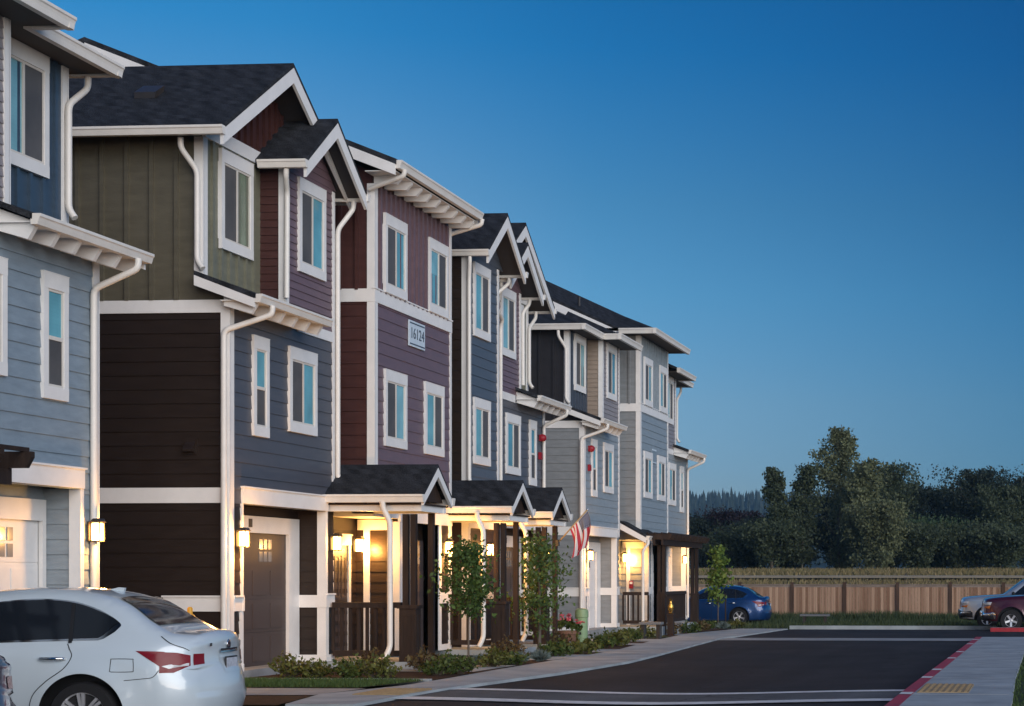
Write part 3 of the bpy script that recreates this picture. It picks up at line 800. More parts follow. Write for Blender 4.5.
# ---- block A: nearest, cut by the left edge of the photo
rA = thing('townhouse_block', 'nearest pale blue town house block cut by the left edge of the photo', 'town house', (0, 0, 0))
A = House(rA)
palA = dict(side1=M['bluegrey'], side2=M['bluegrey'], side3=M['navy'], f2=M['sky_siding'], f3=M['navy'], bay=M['mauve_grey'], bayside=M['mauve_grey'],
            gable=M['navy'], g=M['bluegrey'], gdoor=M['white'], notch=M['bluegrey'], door=M['greydoor'], side=M['bluegrey'])
end_unit(A, 22.34, -1, palA, 'hip')
A.part(MB().box(XB, -12.3, 10.0, 17.5, .1, 8.9), 'wall', M['sky_siding'])
A.slab([(-11.6, 9.6, 9.1), (-11.6, 17.9, 9.1), (-17.4, 17.9, 11.4), (-17.4, 9.6, 11.4)], 'roof')
A.slab([(-17.4, 9.6, 11.4), (-17.4, 17.9, 11.4), (-22.6, 17.9, 9.1), (-22.6, 9.6, 9.1)], 'roof')
A.window(-12.3, 15.6, 16.7, 4.06, 5.49); A.window(-12.3, 15.6, 16.7, 6.93, 8.4)
A.part(MB().box(XB, -13.15, 17.5, 18.4, .1, 8.55), 'entry_wall', M['bluegrey'])

# ---- block B: the dark brown, olive and plum block in the middle
rB = thing('townhouse_block', 'dark brown, olive and plum town house block with gables, flag and sign 16124', 'town house', (0, 0, 0))
rB['label'] = 'dark brown, olive and plum town house block with steep front gables'
B = House(rB)
palB = dict(win3=M['green_pane'], side1=M['dark_shaded'], side2=M['dark_shaded'], side3=M['olive'], f2=M['slate'], f3=M['olive_lit'], bay=M['plum'], bayside=M['maroon'],
            gable=M['maroon'], g=M['dark_shaded'], gdoor=M['browndoor'], notch=M['dark_shaded'], door=M['browndoor'], side=M['maroon'])
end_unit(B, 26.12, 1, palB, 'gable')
entry(B, 30.08, 32.2, MX, palB, (31.08, 31.78))
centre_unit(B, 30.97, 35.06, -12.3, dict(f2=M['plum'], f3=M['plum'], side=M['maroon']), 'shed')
ground_centre(B, 32.2, 35.06, -12.3, dict(g=M['dark_shaded'], gdoor=M['browndoor']), (32.75, 34.35))
B.part(MB().box(-13.3, -12.31, 30.98, 32.2, 2.72, 2.9), 'soffit', M['white'])
# low-pitched roof of the centre house, ridge along the street
zr = lambda x: 9.21 + .398 * (-11.72 - x)
def ridge_roof(H, y0, y1, xr, label=None):
    r = H.slab([(-11.72, y0, zr(-11.72)), (-11.72, y1, zr(-11.72)), (xr, y1, zr(xr)), (xr, y0, zr(xr))], 'roof', .1)
    H.slab([(xr, y0, zr(xr)), (xr, y1, zr(xr)), (2 * xr + 11.72, y1, 9.2), (2 * xr + 11.72, y0, 9.2)], 'roof', .1)
    for e, k in ((y0, 1), (y1, -1)):
        H.part(MB().prism([(-11.74, e, zr(-11.74) - .102), (xr, e, zr(xr) - .102), (xr, e, zr(xr) - .36), (-11.74, e, zr(-11.74) - .30)], (0, k * .04, 0)), 'rake_board', M['white'], r)
    H.gutter((-11.74, y0 + .02, 9.19), (-11.74, y1 - .02, 9.19), (1, 0, 0), r, .15)
    H.part(MB().box(-12.32, -11.76, y0 + .05, y1 - .05, 9.00, 9.015), 'soffit', M['white'], r)
    return r
rr = ridge_roof(B, 30.55, 35.2, -17.6)
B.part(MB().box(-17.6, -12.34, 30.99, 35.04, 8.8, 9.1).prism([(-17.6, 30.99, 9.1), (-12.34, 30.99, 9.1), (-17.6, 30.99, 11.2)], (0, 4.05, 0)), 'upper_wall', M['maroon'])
B.rafters(rr, -12.3, -11.76, [30.97 + i * .5 for i in range(9)], 8.985, .05, .085, .14)
B.spout([(-11.62, 30.72, 9.05), (-11.64, 30.72, 8.93), (-12.22, 30.86, 8.78), (-12.36, 30.9, 8.74)])
B.spout([(-11.62, 35.08, 9.05), (-11.64, 35.08, 8.93), (-12.22, 35.13, 8.78), (-12.36, 35.15, 8.74)])
# third house: slate blue, full height with its own gable
entry(B, 35.06, 36.15, MX, palB, (35.2, 35.9))
Y3, Y3b = 36.15, 38.2
B.part(MB().box(XB, -12.39, Y3 + .02, Y3b - .02, .1, 8.6), 'wall_core', M['dark_shaded'])
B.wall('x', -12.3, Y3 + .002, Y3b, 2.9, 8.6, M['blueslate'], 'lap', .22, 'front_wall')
B.wall('x', -12.3, Y3 + .002, Y3b, .1, 2.9, M['dark_shaded'], 'lap', .22, 'front_wall')
B.wall('n', Y3, -14.5, -12.303, .1, 8.6, M['dark_shaded'], 'lap', .22, 'side_wall')
B.wall('s', Y3b, -14.5, -12.303, .1, 8.6, M['blueslate'], 'lap', .22, 'side_wall')
tr = MB(); B.corner(tr, -12.3, Y3, -1, .1, 8.55); B.corner(tr, -12.3, Y3b, 1, .1, 8.55, .08)
tr.box(-12.31, -12.262, Y3 - .03, Y3b + .03, 2.66, 2.9); tr.box(-12.9, -12.78, Y3 - .034, Y3 + .01, .1, 2.6)
for z0, z1 in ((1.06, 1.28), (.1, .22)): tr.box(-12.31, -12.264, Y3 + .12, Y3b - .1, z0, z1)
B.part(tr, 'trim', M['white'])
B.window(-12.3, 36.47, 37.56, 4.06, 5.49, flip=True); B.window(-12.3, 36.47, 37.56, 6.83, 8.42, flip=True)
r3 = B.gable_x(-11.8, XB, 37.36, 9.66, 1.33, 8.62)
B.gutter((XB, 36.04, 8.59), (-11.77, 36.04, 8.59), (0, -1, 0), r3); B.gutter((-14, 38.68, 8.59), (-11.77, 38.68, 8.59), (0, 1, 0), r3)
B.tri_wall(-12.3, 37.36, 8.58, 9.54, 1.2, M['blueslate'], 'lap', .2)
B.spout([(-12.2, 36.0, 8.45), (-12.2, 36.0, 8.33), (-12.24, Y3 - .07, 8.0), (-12.24, Y3 - .07, 3.7), (-12.2, Y3 - .1, 3.6)])
B.spout([(-12.2, 38.72, 8.45), (-12.2, 38.7, 8.33), (-12.5, 38.4, 7.95), (-12.56, 39.38, 7.6), (-12.62, 39.42, 7.45), (-12.62, 39.42, 3.4)])
entry(B, 38.2, 39.2, MX, palB, (38.3, 38.95))
# fourth house: mirror of the first
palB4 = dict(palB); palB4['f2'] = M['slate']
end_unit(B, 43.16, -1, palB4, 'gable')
porch(B, 30.45, palB, -12.62, 1)
porch(B, 35.55, palB, -12.25, 1)
porch(B, 38.5, palB, -12.25, 1)

# ---- block C: grey and pale blue, farthest
rC = thing('townhouse_block', 'farthest grey and pale blue town house block with low hipped roofs', 'town house', (0, 0, 0))
C_ = House(rC)
palC = dict(side1=M['grey'], side2=M['grey'], side3=M['black'], f2=M['bluegrey'], f3=M['inkblue'], bay=M['mauve_grey'], bayside=M['tan'],
            gable=M['black'], g=M['grey'], gdoor=M['white'], notch=M['grey'], door=M['greydoor'], side=M['grey'])
end_unit(C_, 47.0, 1, palC, 'hip')
entry(C_, 50.96, 53.1, MX, palC, (51.5, 52.2))
centre_unit(C_, 52.0, 55.9, -12.3, dict(f2=M['bluegrey'], f3=M['bluegrey'], side=M['grey']), 'hip')
ground_centre(C_, 53.1, 55.9, -12.3, palC, (53.6, 55.2))
entry(C_, 55.9, 57.01, MX, palC, (56.0, 56.7))
end_unit(C_, 60.97, -1, palC, 'hip')
# centre roof: hip towards the street, low slope towards the near end
q = MB(); ze = 9.16
xe, e0, e1 = -11.75, 51.45, 56.4
q.prism([(xe, e0, ze), (xe, e1, ze), (-13.3, e1 - 1.55, ze + .70), (-13.3, e0 + 1.55, ze + .70)], (0, 0, -.09))
q.prism([(xe, e0, ze), (-13.3, e0 + 1.55, ze + .70), (-13.3, e0, ze)], (0, 0, -.09))
q.prism([(xe, e1, ze), (-13.3, e1, ze), (-13.3, e1 - 1.55, ze + .70)], (0, 0, -.09))
zz = lambda x: 9.15 + .45 * (-12.78 - x)
q.prism([(-12.78, e0, zz(-12.78)), (-17.6, e0, zz(-17.6)), (-17.6, e0 + 1.8, zz(-17.6) + .55), (-12.9, e0 + 1.8, zz(-12.9) + .5)], (0, 0, -.09))
q.prism([(-12.9, e0 + 1.8, zz(-12.9) + .5), (-17.6, e0 + 1.8, zz(-17.6) + .55), (-17.6, e1, zz(-17.6)), (-12.9, e1, zz(-12.9))], (0, 0, -.09))
rc = C_.part(q, 'roof', M['shingle'])
C_.part(MB().prism([(-12.78, e0, 9.06), (-17.6, e0, zz(-17.6) - .09), (-17.6, e0, zz(-17.6) - .33), (-12.78, e0, 8.82)], (0, .04, 0)), 'rake_board', M['white'], rc)
C_.part(MB().prism([(-12.78, e0 + .06, 8.8), (-17.6, e0 + .06, 8.8), (-17.6, e0 + .06, zz(-17.6) - .1), (-12.78, e0 + .06, 9.05)], (0, .3, 0)), 'upper_wall', M['grey'], rc)
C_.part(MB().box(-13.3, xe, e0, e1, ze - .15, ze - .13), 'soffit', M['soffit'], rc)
C_.gutter((-12.8, e0, ze - .02), (xe + .1, e0, ze - .02), (0, -1, 0), rc, .16); C_.gutter((xe, e0 - .12, ze - .021), (xe, e1, ze - .021), (1, 0, 0), rc, .16)
C_.part(MB().tube([(-14.2, e0 + .6, 9.6), (-14.2, e0 + .6, 10.22)], .035), 'vent_pipe', M['iron'], rc)
# small lean-to porch roof over block C's first entry
lt = C_.slab([(MX, 51.15, 3.30), (MX, 53.1, 3.30), (-11.9, 53.1, 2.86), (-11.9, 51.15, 2.86)], 'porch_roof', .07)
C_.part(MB().prism([(MX, 51.13, 3.225), (-11.9, 51.13, 2.785), (-11.9, 51.13, 2.62), (MX, 51.13, 3.04)], (0, .04, 0)), 'rake_board', M['white'], lt)
C_.gutter((-11.92, 51.15, 2.84), (-11.92, 53.1, 2.84), (1, 0, 0), lt, .13)
C_.spout([(-11.85, 51.2, 2.72), (-11.85, 51.2, 2.6), (-12.0, 51.14, 2.4), (-12.0, 51.14, .12)], .045)
C_.part(MB().box(-13.1, -11.5, 51.1, 57.0, -.2, .095), 'porch_floor', M['concrete'])
railing(C_, (-12.62, 51.2), (-11.85, 51.2)); railing(C_, (-11.6, 51.9), (-11.6, 55.3))
# ------------------------------------------------------------------ ground
def gz(y):
    if y < 22: return 0.0
    if y < 85: return -.0065 * (y - 22)
    b = -.0065 * 63
    if y < 132:
        t = (y - 85) / 47; return b + (2.15 - b) * (t * t * (3 - 2 * t))
    return 2.15
def swale(x, y):
    return -.07 * math.exp(-((x + 5.2) / 2.2) ** 2) * max(0, min(1, (42 - y) / 12))
def sheet(name, poly, off, m, th=0.0, kind='structure', step=1.5, sw=False, parent=None):
    """sheet laid on the ground (optionally a slab with a kerb face)"""
    bm = bmesh.new()
    vs = [bm.verts.new((x, y, 0)) for x, y in poly]
    f = bm.faces.new(vs); f.normal_update()
    if f.normal.z < 0: f.normal_flip()
    bmesh.ops.triangulate(bm, faces=bm.faces[:])
    ys = [p[1] for p in poly]; xs = [p[0] for p in poly]
    y = math.ceil(min(ys) / step) * step
    while y < max(ys):
        bmesh.ops.bisect_plane(bm, geom=bm.verts[:] + bm.edges[:] + bm.faces[:], plane_co=(0, y, 0), plane_no=(0, 1, 0)); y += step
    if sw:
        x = -9.0
        while x < -1.5:
            bmesh.ops.bisect_plane(bm, geom=bm.verts[:] + bm.edges[:] + bm.faces[:], plane_co=(x, 0, 0), plane_no=(1, 0, 0)); x += .4
    for v in bm.verts: v.co.z = gz(v.co.y) + off + (swale(v.co.x, v.co.y) if sw else 0)
    if th:
        r = bmesh.ops.extrude_face_region(bm, geom=bm.faces[:], use_keep_orig=True)
        nv = [g for g in r['geom'] if isinstance(g, bmesh.types.BMVert)]
        for v in nv: v.co.z += th
        bmesh.ops.translate(bm, verts=bm.verts[:], vec=(0, 0, -th))
        bmesh.ops.recalc_face_normals(bm, faces=bm.faces[:])
    me = bpy.data.meshes.new(name); bm.to_mesh(me); bm.free(); me.materials.append(m)
    o = bpy.data.objects.new(name, me); COL.objects.link(o)
    if parent: o.parent = parent
    if kind: o['kind'] = kind
    return o

M['dustroad'] = mat('dusty_road', (.46, .33, .17), .95, .2, 1.0)
# one sheet of land to the horizon
bm = bmesh.new()
ys = [-60, 0, 22] + [25 + 4 * i for i in range(29)] + [145, 200, 400, 1000, 1690]
xs = [-900, -200, -60, -25, 0, 25, 60, 200, 900]
g = [[bm.verts.new((x * (1 if y < 400 else 2), y, gz(y) - .14)) for x in xs] for y in ys]
for i in range(len(ys) - 1):
    for j in range(len(xs) - 1): bm.faces.new((g[i][j], g[i][j + 1], g[i + 1][j + 1], g[i + 1][j]))
me = bpy.data.meshes.new('ground'); bm.to_mesh(me); bm.free()
k = NT('ground_soil_and_field'); b = k.b; b.inputs['Roughness'].default_value = .95; b.inputs['Specular IOR Level'].default_value = .1
tcn = k.node('ShaderNodeTexCoord'); sp_ = k.node('ShaderNodeSeparateXYZ'); k.link(tcn.outputs['Object'], sp_.inputs[0])
cr = k.node('ShaderNodeMapRange'); cr.inputs[1].default_value = 80; cr.inputs[2].default_value = 84; k.link(sp_.outputs[1], cr.inputs[0])
n1 = k.node('ShaderNodeTexNoise', Scale=.35, Detail=8.0); k.link(tcn.outputs['Object'], n1.inputs['Vector'])
ra = k.node('ShaderNodeValToRGB'); ra.color_ramp.elements[0].position = .35; ra.color_ramp.elements[1].position = .65
ra.color_ramp.elements[0].color = (.12, .095, .04, 1); ra.color_ramp.elements[1].color = (.26, .185, .09, 1); k.link(n1.outputs['Fac'], ra.inputs[0])
rb = k.node('ShaderNodeValToRGB'); rb.color_ramp.elements[0].color = (.02, .03, .012, 1); rb.color_ramp.elements[1].color = (.06, .06, .03, 1); k.link(n1.outputs['Fac'], rb.inputs[0])
mx = k.node('ShaderNodeMix', data_type='RGBA'); k.link(cr.outputs[0], mx.inputs[0]); k.link(rb.outputs[0], mx.inputs[6]); k.link(ra.outputs[0], mx.inputs[7])
k.link(mx.outputs[2], b.inputs['Base Color'])
me.materials.append(k.m); o = bpy.data.objects.new('ground', me); COL.objects.link(o); o['kind'] = 'structure'

LE = [(-8.45, 24), (-8.1, 28.5), (-8.0, 33), (-8.2, 36.4), (-9.0, 46.9)]
sheet('road', [(-1.83, -2), (-1.83, 60.4), (-8.9, 60.4), (-9.0, 51)] + LE[::-1] + [(-8.6, 20.6), (-8.6, -2)], 0, M['asphalt'], sw=True)
sheet('side_road', [(-1.826, 48), (30, 48), (30, 63.5), (-1.826, 63.5)], .002, M['asphalt'])
sheet('parking_bay', [(-8.604, -2), (-8.604, 20.4), (-14.5, 20.4), (-14.5, -2)], .001, M['asphalt2'])
sheet('parking_bay', [(-9.1, 60.5), (-9.1, 72), (-18, 72), (-18, 60.5)], .003, M['asphalt2'])
OE = [(-9.3, 20.6), (-9.65, 22.4), (-9.3, 24.5), (-9.35, 26.65), (-9.49, 29.6), (-9.6, 33.75), (-9.72, 38.6), (-10.5, 45.8), (-11.05, 53), (-10.6, 59.9)]
walk = sheet('pavement', [(-8.45, 20.6)] + LE + [(-9.15, 49), (-9.0, 51.2), (-8.9, 59.9)] + OE[::-1], .035, M['concrete'], .18, step=1.5)
sheet('crossing_band', [(-9.0, 47.1), (-1.84, 47.1), (-1.84, 49.5), (-9.1, 49.5)], .012, M['concrete2'], sw=True)
sheet('kerb', [(-8.9, 60.3), (-1.6, 60.3), (-1.6, 60.55), (-8.9, 60.55)], .13, M['concrete'], .3)
sheet('pavement', [(-1.66, -2), (-1.66, 47.95), (-.37, 47.95), (-.38, 36), (-.40, 26), (-.36, 21), (-.30, -2)], .10, M['concrete'], .3)
sheet('kerb', [(-1.83, -2), (-1.662, -2), (-1.662, 47.95), (-1.83, 47.95)], .101, M['roadred'], .3)
sheet('kerb', [(-1.72, 57.5), (14, 57.5), (14, 57.75), (-1.72, 57.75)], .135, M['roadred'], .3)
sheet('pavement', [(-1.70, 57.752), (14, 57.752), (14, 58.3), (-1.70, 58.3)], .13, M['concrete'], .3)
# worn pale gaps in the red kerb paint
for i, yy_ in enumerate((19.3, 21.9, 25.9, 28.4, 33.1, 36.4, 41.6, 45.1)):
    sheet('kerb_marking', [(-1.825, yy_), (-1.665, yy_), (-1.665, yy_ + .45), (-1.825, yy_ + .45)], .105, M['roadwhite'])
# crosswalk lines
for a, c in ((24.05, 24.42), (21.95, 22.45)):
    sheet('crosswalk_line', [(-8.47, a), (-1.84, a + .1), (-1.84, c + .1), (-8.47, c)], .016, M['roadwhite'], sw=True)
sheet('crosswalk_surface', [(-8.47, 22.46), (-1.84, 22.56), (-1.84, 24.14), (-8.47, 24.04)], .010, M['crosswalk'], sw=True)
# paving of the right-hand walk: joints
jm = MB()
for i in range(22):
    yj = 4 + 2 * i; jm.box(-1.655, -.42, yj - .008, yj + .008, gz(yj) + .07, gz(yj) + .1015)
o = jm.build('pavement_joint', M['concrete2']); o['kind'] = 'structure'
def domes(name, label, x0, x1, y0, y1, z):
    t = thing(name, label, 'tactile paving', ((x0 + x1) / 2, (y0 + y1) / 2, 0))
    ox, oy = (x0 + x1) / 2, (y0 + y1) / 2
    mb = MB().box(x0 - ox, x1 - ox, y0 - oy, y1 - oy, z - .02, z)
    nx, ny = int((x1 - x0) / .075), int((y1 - y0) / .075)
    for i in range(nx):
        for j in range(ny):
            cx, cy = x0 - ox + (i + .5) * (x1 - x0) / nx, y0 - oy + (j + .5) * (y1 - y0) / ny
            mb.prism([(cx - .02, cy - .02, z), (cx + .02, cy - .02, z), (cx + .02, cy + .02, z), (cx - .02, cy + .02, z)], (0, 0, .006))
    mb.build('domed_slab', M['tactile'], t)
domes('tactile_paving', 'yellow domed paving slab on the house side end of the crosswalk', -9.15, -8.5, 22.3, 23.5, .045)
domes('tactile_paving', 'yellow domed paving slab beside the red kerb at the right end of the crosswalk', -1.62, -.95, 22.3, 24.0, .108)
# front gardens
sheet('garden_bed', [(-9.5, 26.0), (-9.55, 29.6), (-9.65, 33.75), (-9.77, 38.6), (-10.55, 45.8), (-11.1, 53), (-11.1, 59.9), (-12.68, 59.9), (-12.68, 26.0)], .02, M['mulch'])
sheet('lawn', [(-12.6, 24.0), (-9.75, 24.0), (-9.45, 25.9), (-12.6, 25.9)], .03, M['soil'])
sheet('garden_path', [(-13.2, 22.0), (-9.72, 22.4), (-9.6, 23.9), (-13.2, 23.9)], .025, M['concrete2'])
sheet('garden_bed', [(-13.2, 20.6), (-9.4, 20.6), (-9.7, 22.3), (-13.2, 21.9)], .022, M['mulch'])
sheet('garden_edge', [(-12.6, 25.92), (-9.42, 25.92), (-9.44, 26.1), (-12.6, 26.1)], .05, M['concrete'], .1)
for a, c in ((28.7, 31.2), (33.4, 36.3), (37.7, 39.6), (42.6, 43.9), (45.3, 47.6), (51.6, 53.0)):
    xo = -9.66 - max(0, (a - 38)) * .1
    sheet('garden_path', [(-12.66, a), (xo, a), (xo - .02, c), (-12.66, c)], .03, M['concrete'])
sheet('lawn', [(-11.0, 48.2), (-10.75, 49.2), (-11.3, 51), (-12.6, 51), (-12.6, 48.2)], .034, M['soil'])
sheet('lawn', [(-.33, -2), (-.38, 21), (-.44, 26), (-.41, 36), (-.40, 47.9), (6, 47.9), (6, -2)], .05, M['soil'])
sheet('verge', [(-16, 60.56), (12, 60.56), (12, 80), (-16, 80)], -.02, M['soil'])
sheet('highway', [(-200, 116.6), (200, 116.6), (200, 119), (-200, 119)], .03, M['dustroad'], step=2)
for a in (118.2,): sheet('streak_line', [(-200, a), (200, a), (200, a + .2), (-200, a + .2)], .05, M['roadwhite'], step=2)  # pale line put in to suggest headlight streaks

# foundations
for H_, y0, y1 in ((A, 10, 22.3), (B, 26.16, 43.1), (C_, 47.04, 60.9)):
    H_.part(MB().box(XB + .05, -12.76, y0, y1, -.6, .1), 'foundation', M['concrete2'])

# grass: real blades
def grass(name, poly, n, h, m, off, seed=1, width=.012):
    r = random.Random(seed); mb = MB()
    xs = [p[0] for p in poly]; ys = [p[1] for p in poly]
    def inside(x, y):
        c = False; j = len(poly) - 1
        for i in range(len(poly)):
            if (poly[i][1] > y) != (poly[j][1] > y) and x < (poly[j][0] - poly[i][0]) * (y - poly[i][1]) / (poly[j][1] - poly[i][1]) + poly[i][0]: c = not c
            j = i
        return c
    k = 0
    while k < n:
        x = r.uniform(min(xs), max(xs)); y = r.uniform(min(ys), max(ys))
        if not inside(x, y): continue
        k += 1
        pt = .55 + .9 * mnoise.noise(Vector((x * .35, y * .35, seed)))
        hh = h * r.uniform(.5, 1.15) * max(.45, .8 + pt * .4); a = r.uniform(0, 6.28); dx, dy = math.cos(a) * width, math.sin(a) * width
        lx, ly = r.gauss(0, .35) * hh, r.gauss(0, .35) * hh; z = gz(y) + off
        mb.add([(x - dx, y - dy, z), (x + dx, y + dy, z), (x + lx, y + ly, z + hh)], [(0, 1, 2)])
    o = mb.build(name, m); o['kind'] = 'stuff'; return o
M['grass_dark'] = leafmat('verge_grass', (.025, .05, .018), (.09, .11, .045))
M['grass_dry'] = leafmat('dry_grass', (.13, .10, .035), (.34, .25, .11))
M['grass_field'] = leafmat('field_grass', (.15, .135, .05), (.34, .25, .12))
grass('lawn_grass', [(-12.6, 24.05), (-9.8, 24.05), (-9.5, 25.85), (-12.6, 25.85)], 9000, .06, M['lawn'], .03, 3, .008)
grass('lawn_grass', [(-.36, 3), (-.40, 21), (-.46, 26), (-.44, 36), (-.42, 47.8), (1.5, 47.8), (1.5, 3)], 9000, .07, M['lawn'], .05, 4, .01)
grass('verge_grass', [(-15, 74.5), (6, 74.5), (6, 78.9), (-15, 78.9)], 14000, .42, M['grass_dark'], -.02, 5, .02)
grass('verge_grass', [(-15, 60.7), (6, 60.7), (6, 74.5), (-15, 74.5)], 16000, .22, M['grass_dark'], -.02, 6, .02)
grass('field_grass', [(-40, 82), (25, 82), (25, 116.5), (-40, 116.5)], 60000, .22, M['grass_field'], -.12, 7, .04)
grass('field_grass', [(-60, 119.5), (35, 119.5), (35, 140), (-60, 140)], 30000, .3, M['grass_field'], -.12, 8, .05)

# ------------------------------------------------------------------ wooden fence
k = NT('fence_board_cedar'); b = k.b; b.inputs['Roughness'].default_value = .8; b.inputs['Specular IOR Level'].default_value = .15
tcn = k.node('ShaderNodeTexCoord'); sp_ = k.node('ShaderNodeSeparateXYZ'); k.link(tcn.outputs['Object'], sp_.inputs[0])
md = k.node('ShaderNodeMath', operation='MULTIPLY'); md.inputs[1].default_value = 1 / .14; k.link(sp_.outputs[0], md.inputs[0])
fl = k.node('ShaderNodeMath', operation='FLOOR'); k.link(md.outputs[0], fl.inputs[0])
wn = k.node('ShaderNodeTexWhiteNoise', noise_dimensions='1D'); k.link(fl.outputs[0], wn.inputs['W'])
mp = k.node('ShaderNodeMapping'); mp.inputs['Scale'].default_value = (1, 1, .08); k.link(tcn.outputs['Object'], mp.inputs[0])
n2 = k.node('ShaderNodeTexNoise', Scale=14.0, Detail=8.0, Roughness=.7); k.link(mp.outputs[0], n2.inputs['Vector'])
ad = k.node('ShaderNodeMath', operation='ADD'); k.link(wn.outputs['Value'], ad.inputs[0]); k.link(n2.outputs['Fac'], ad.inputs[1])
hf = k.node('ShaderNodeMath', operation='MULTIPLY'); hf.inputs[1].default_value = .5; k.link(ad.outputs[0], hf.inputs[0])
cr = k.node('ShaderNodeValToRGB'); e = cr.color_ramp.elements; e[0].position = .25; e[0].color = (.21, .115, .072, 1); e[1].position = .78; e[1].color = (.46, .30, .205, 1)
k.link(hf.outputs[0], cr.inputs[0]); k.link(cr.outputs[0], b.inputs['Base Color']); M['fence'] = k.m
fr = thing('wood_fence', 'long cedar board fence with dark posts at the end of the street', 'fence', (0, 79, gz(79)))
px = -16.42; r = random.Random(3)
posts = [px + 2.443 * i for i in range(11)]
for i, x in enumerate(posts):
    p = MB().box(x - .075, x + .075, -.10, .05, -.1, 1.70); p.prism([(x - .09, -.115, 1.70), (x + .09, -.115, 1.70), (x + .09, .065, 1.70), (x - .09, .065, 1.70)], (0, 0, .03))
    p.build('post', M['fencepost'], fr)
    if i < len(posts) - 1:
        mb = MB(); n = 16; wv = (2.443 - .15) / n
        for j in range(n):
            a = x + .075 + wv * j; yo = r.uniform(-.006, .006)
            mb.box(a + .007, a + wv - .007, -.02 + yo, .0 + yo, .03 + r.uniform(-.02, .02), 1.5 + r.uniform(-.006, .006))
        mb.build('board_panel', M['fence'], fr)
        mb = MB().box(x + .076, x + 2.443 - .076, -.03, .03, 1.50, 1.6).box(x + .076, x + 2.443 - .076, -.07, .06, 1.6, 1.635)
        mb.build('cap_rail', M['fencetop'], fr)
# ------------------------------------------------------------------ plants
def leaf_cloud(mb, pts, r, size, aspect=1.6, flat=.0):
    for c in pts:
        a = Vector((r.gauss(0, 1), r.gauss(0, 1), r.gauss(0, .7) + flat)).normalized()
        t = a.orthogonal().normalized(); t.rotate(Matrix.Rotation(r.uniform(0, 6.28), 3, a)); u = a.cross(t)
        s = size * r.uniform(.6, 1.3); t *= s * .5; u *= s * .5 * aspect
        c = Vector(c)
        mb.add([c - u, c + t * .9 - u * .1, c + u, c - t * .9 - u * .1], [(0, 1, 2, 3)])
M['leaf_a'] = leafmat('maple_leaves', (.035, .07, .014), (.085, .145, .035))
M['leaf_b'] = leafmat('pear_leaves', (.04, .08, .02), (.10, .16, .045))
M['leaf_y'] = leafmat('young_leaves', (.07, .13, .02), (.16, .23, .05))
M['shrub_g'] = leafmat('shrub_leaves', (.028, .052, .010), (.095, .125, .028))
M['shrub_y'] = leafmat('shrub_tips', (.055, .068, .013), (.15, .16, .04))
M['shrub_r'] = leafmat('russet_stems', (.07, .04, .02), (.14, .11, .04))
M['fescue'] = leafmat('blue_fescue', (.09, .13, .12), (.20, .25, .24))
M['pink'] = leafmat('pink_petals', (.5, .05, .10), (.75, .20, .22))
M['bg1'] = leafmat('cottonwood_leaves', (.08, .095, .045), (.16, .175, .085))
M['bg2'] = leafmat('alder_leaves', (.035, .05, .026), (.08, .10, .05))
M['bg3'] = leafmat('dark_leaves', (.02, .032, .022), (.042, .056, .036))
M['bg4'] = leafmat('fresh_leaves', (.035, .065, .028), (.065, .105, .045))
M['bg5'] = leafmat('plum_leaves', (.018, .012, .016), (.04, .026, .03))
def tree(name, label, loc, h, trunk_h, env, n, size, leaf, bark, seed, tr=.05, cl=60, group=None, spread=.18, limbs=7, stems=1):
    """tapered trunk, limbs to leaf clumps; env(t)-> crown radius at height fraction t of the crown"""
    r = random.Random(seed); t = thing(name, label, 'tree', loc, 0, group)
    ch = h - trunk_h; mb = MB(); lf = MB()
    for sidx in range(stems):
        ox = r.uniform(-.3, .3) * (stems > 1) * env(.4)
        pts = [(ox * .2, 0, -.15)]
        for i in range(1, 7):
            f = i / 6; pts.append((ox * f + r.gauss(0, .012) * h * .5 * f, r.gauss(0, .012) * h * .5 * f, (trunk_h + ch * .8) * f))
        mb.tube(pts, tr, 7, tr * .22)
    cs = []
    nc = max(5, n // cl)
    for i in range(nc):
        f = r.random() ** .85
        ang = r.uniform(0, 6.28); rad = env(f) * (.72 + .75 * abs(mnoise.noise(Vector((f * 7.3, seed * 1.7, .4))))) * (r.random() ** .55) * (.62 + .5 * abs(mnoise.noise(Vector((math.cos(ang) * 1.3, math.sin(ang) * 1.3, f * 5 + seed)))) * 1.6)
        cs.append(Vector((math.cos(ang) * rad, math.sin(ang) * rad, trunk_h + ch * f)))
    for c in r.sample(cs, min(limbs, len(cs))):
        z0 = max(trunk_h * .85, c.z - (abs(c.x) + abs(c.y)) * .9 - .05 * h)
        mb.tube([(0, 0, z0), (c.x * .5, c.y * .5, z0 + (c.z - z0) * .6), tuple(c)], tr * .38, 5, tr * .1)
    for c in cs:
        s = spread * env(.4) * r.uniform(.5, 1.3)
        G = lambda k: max(-1.9, min(1.9, r.gauss(0, 1))) * k
        leaf_cloud(lf, [(c.x + G(s), c.y + G(s), c.z + G(s * .8)) for _ in range(cl)], r, size)
    mb.build('trunk', bark, t, smooth=True); lf.build('crown', leaf, t)
    return t
egg = lambda R_, lo=.35: (lambda t: R_ * (max(0.02, math.sin(math.pi * min(1, (t * .86 + .10)))) ** .8))
def cone(R_): return lambda t: R_ * max(.08, (1 - t) ** .8 * min(1, .45 + t * 3))
def lobes(R_, top=.35): return lambda t: R_ * (top + (1 - top) * math.cos(max(0, t - .25) * 1.9)) * min(1, .55 + t * 2)

def spire(R_): return lambda t: R_ * min(1, .55 + 2.2 * t) * (1 - .92 * max(0, t - .15) ** 1.5 * 1.2)

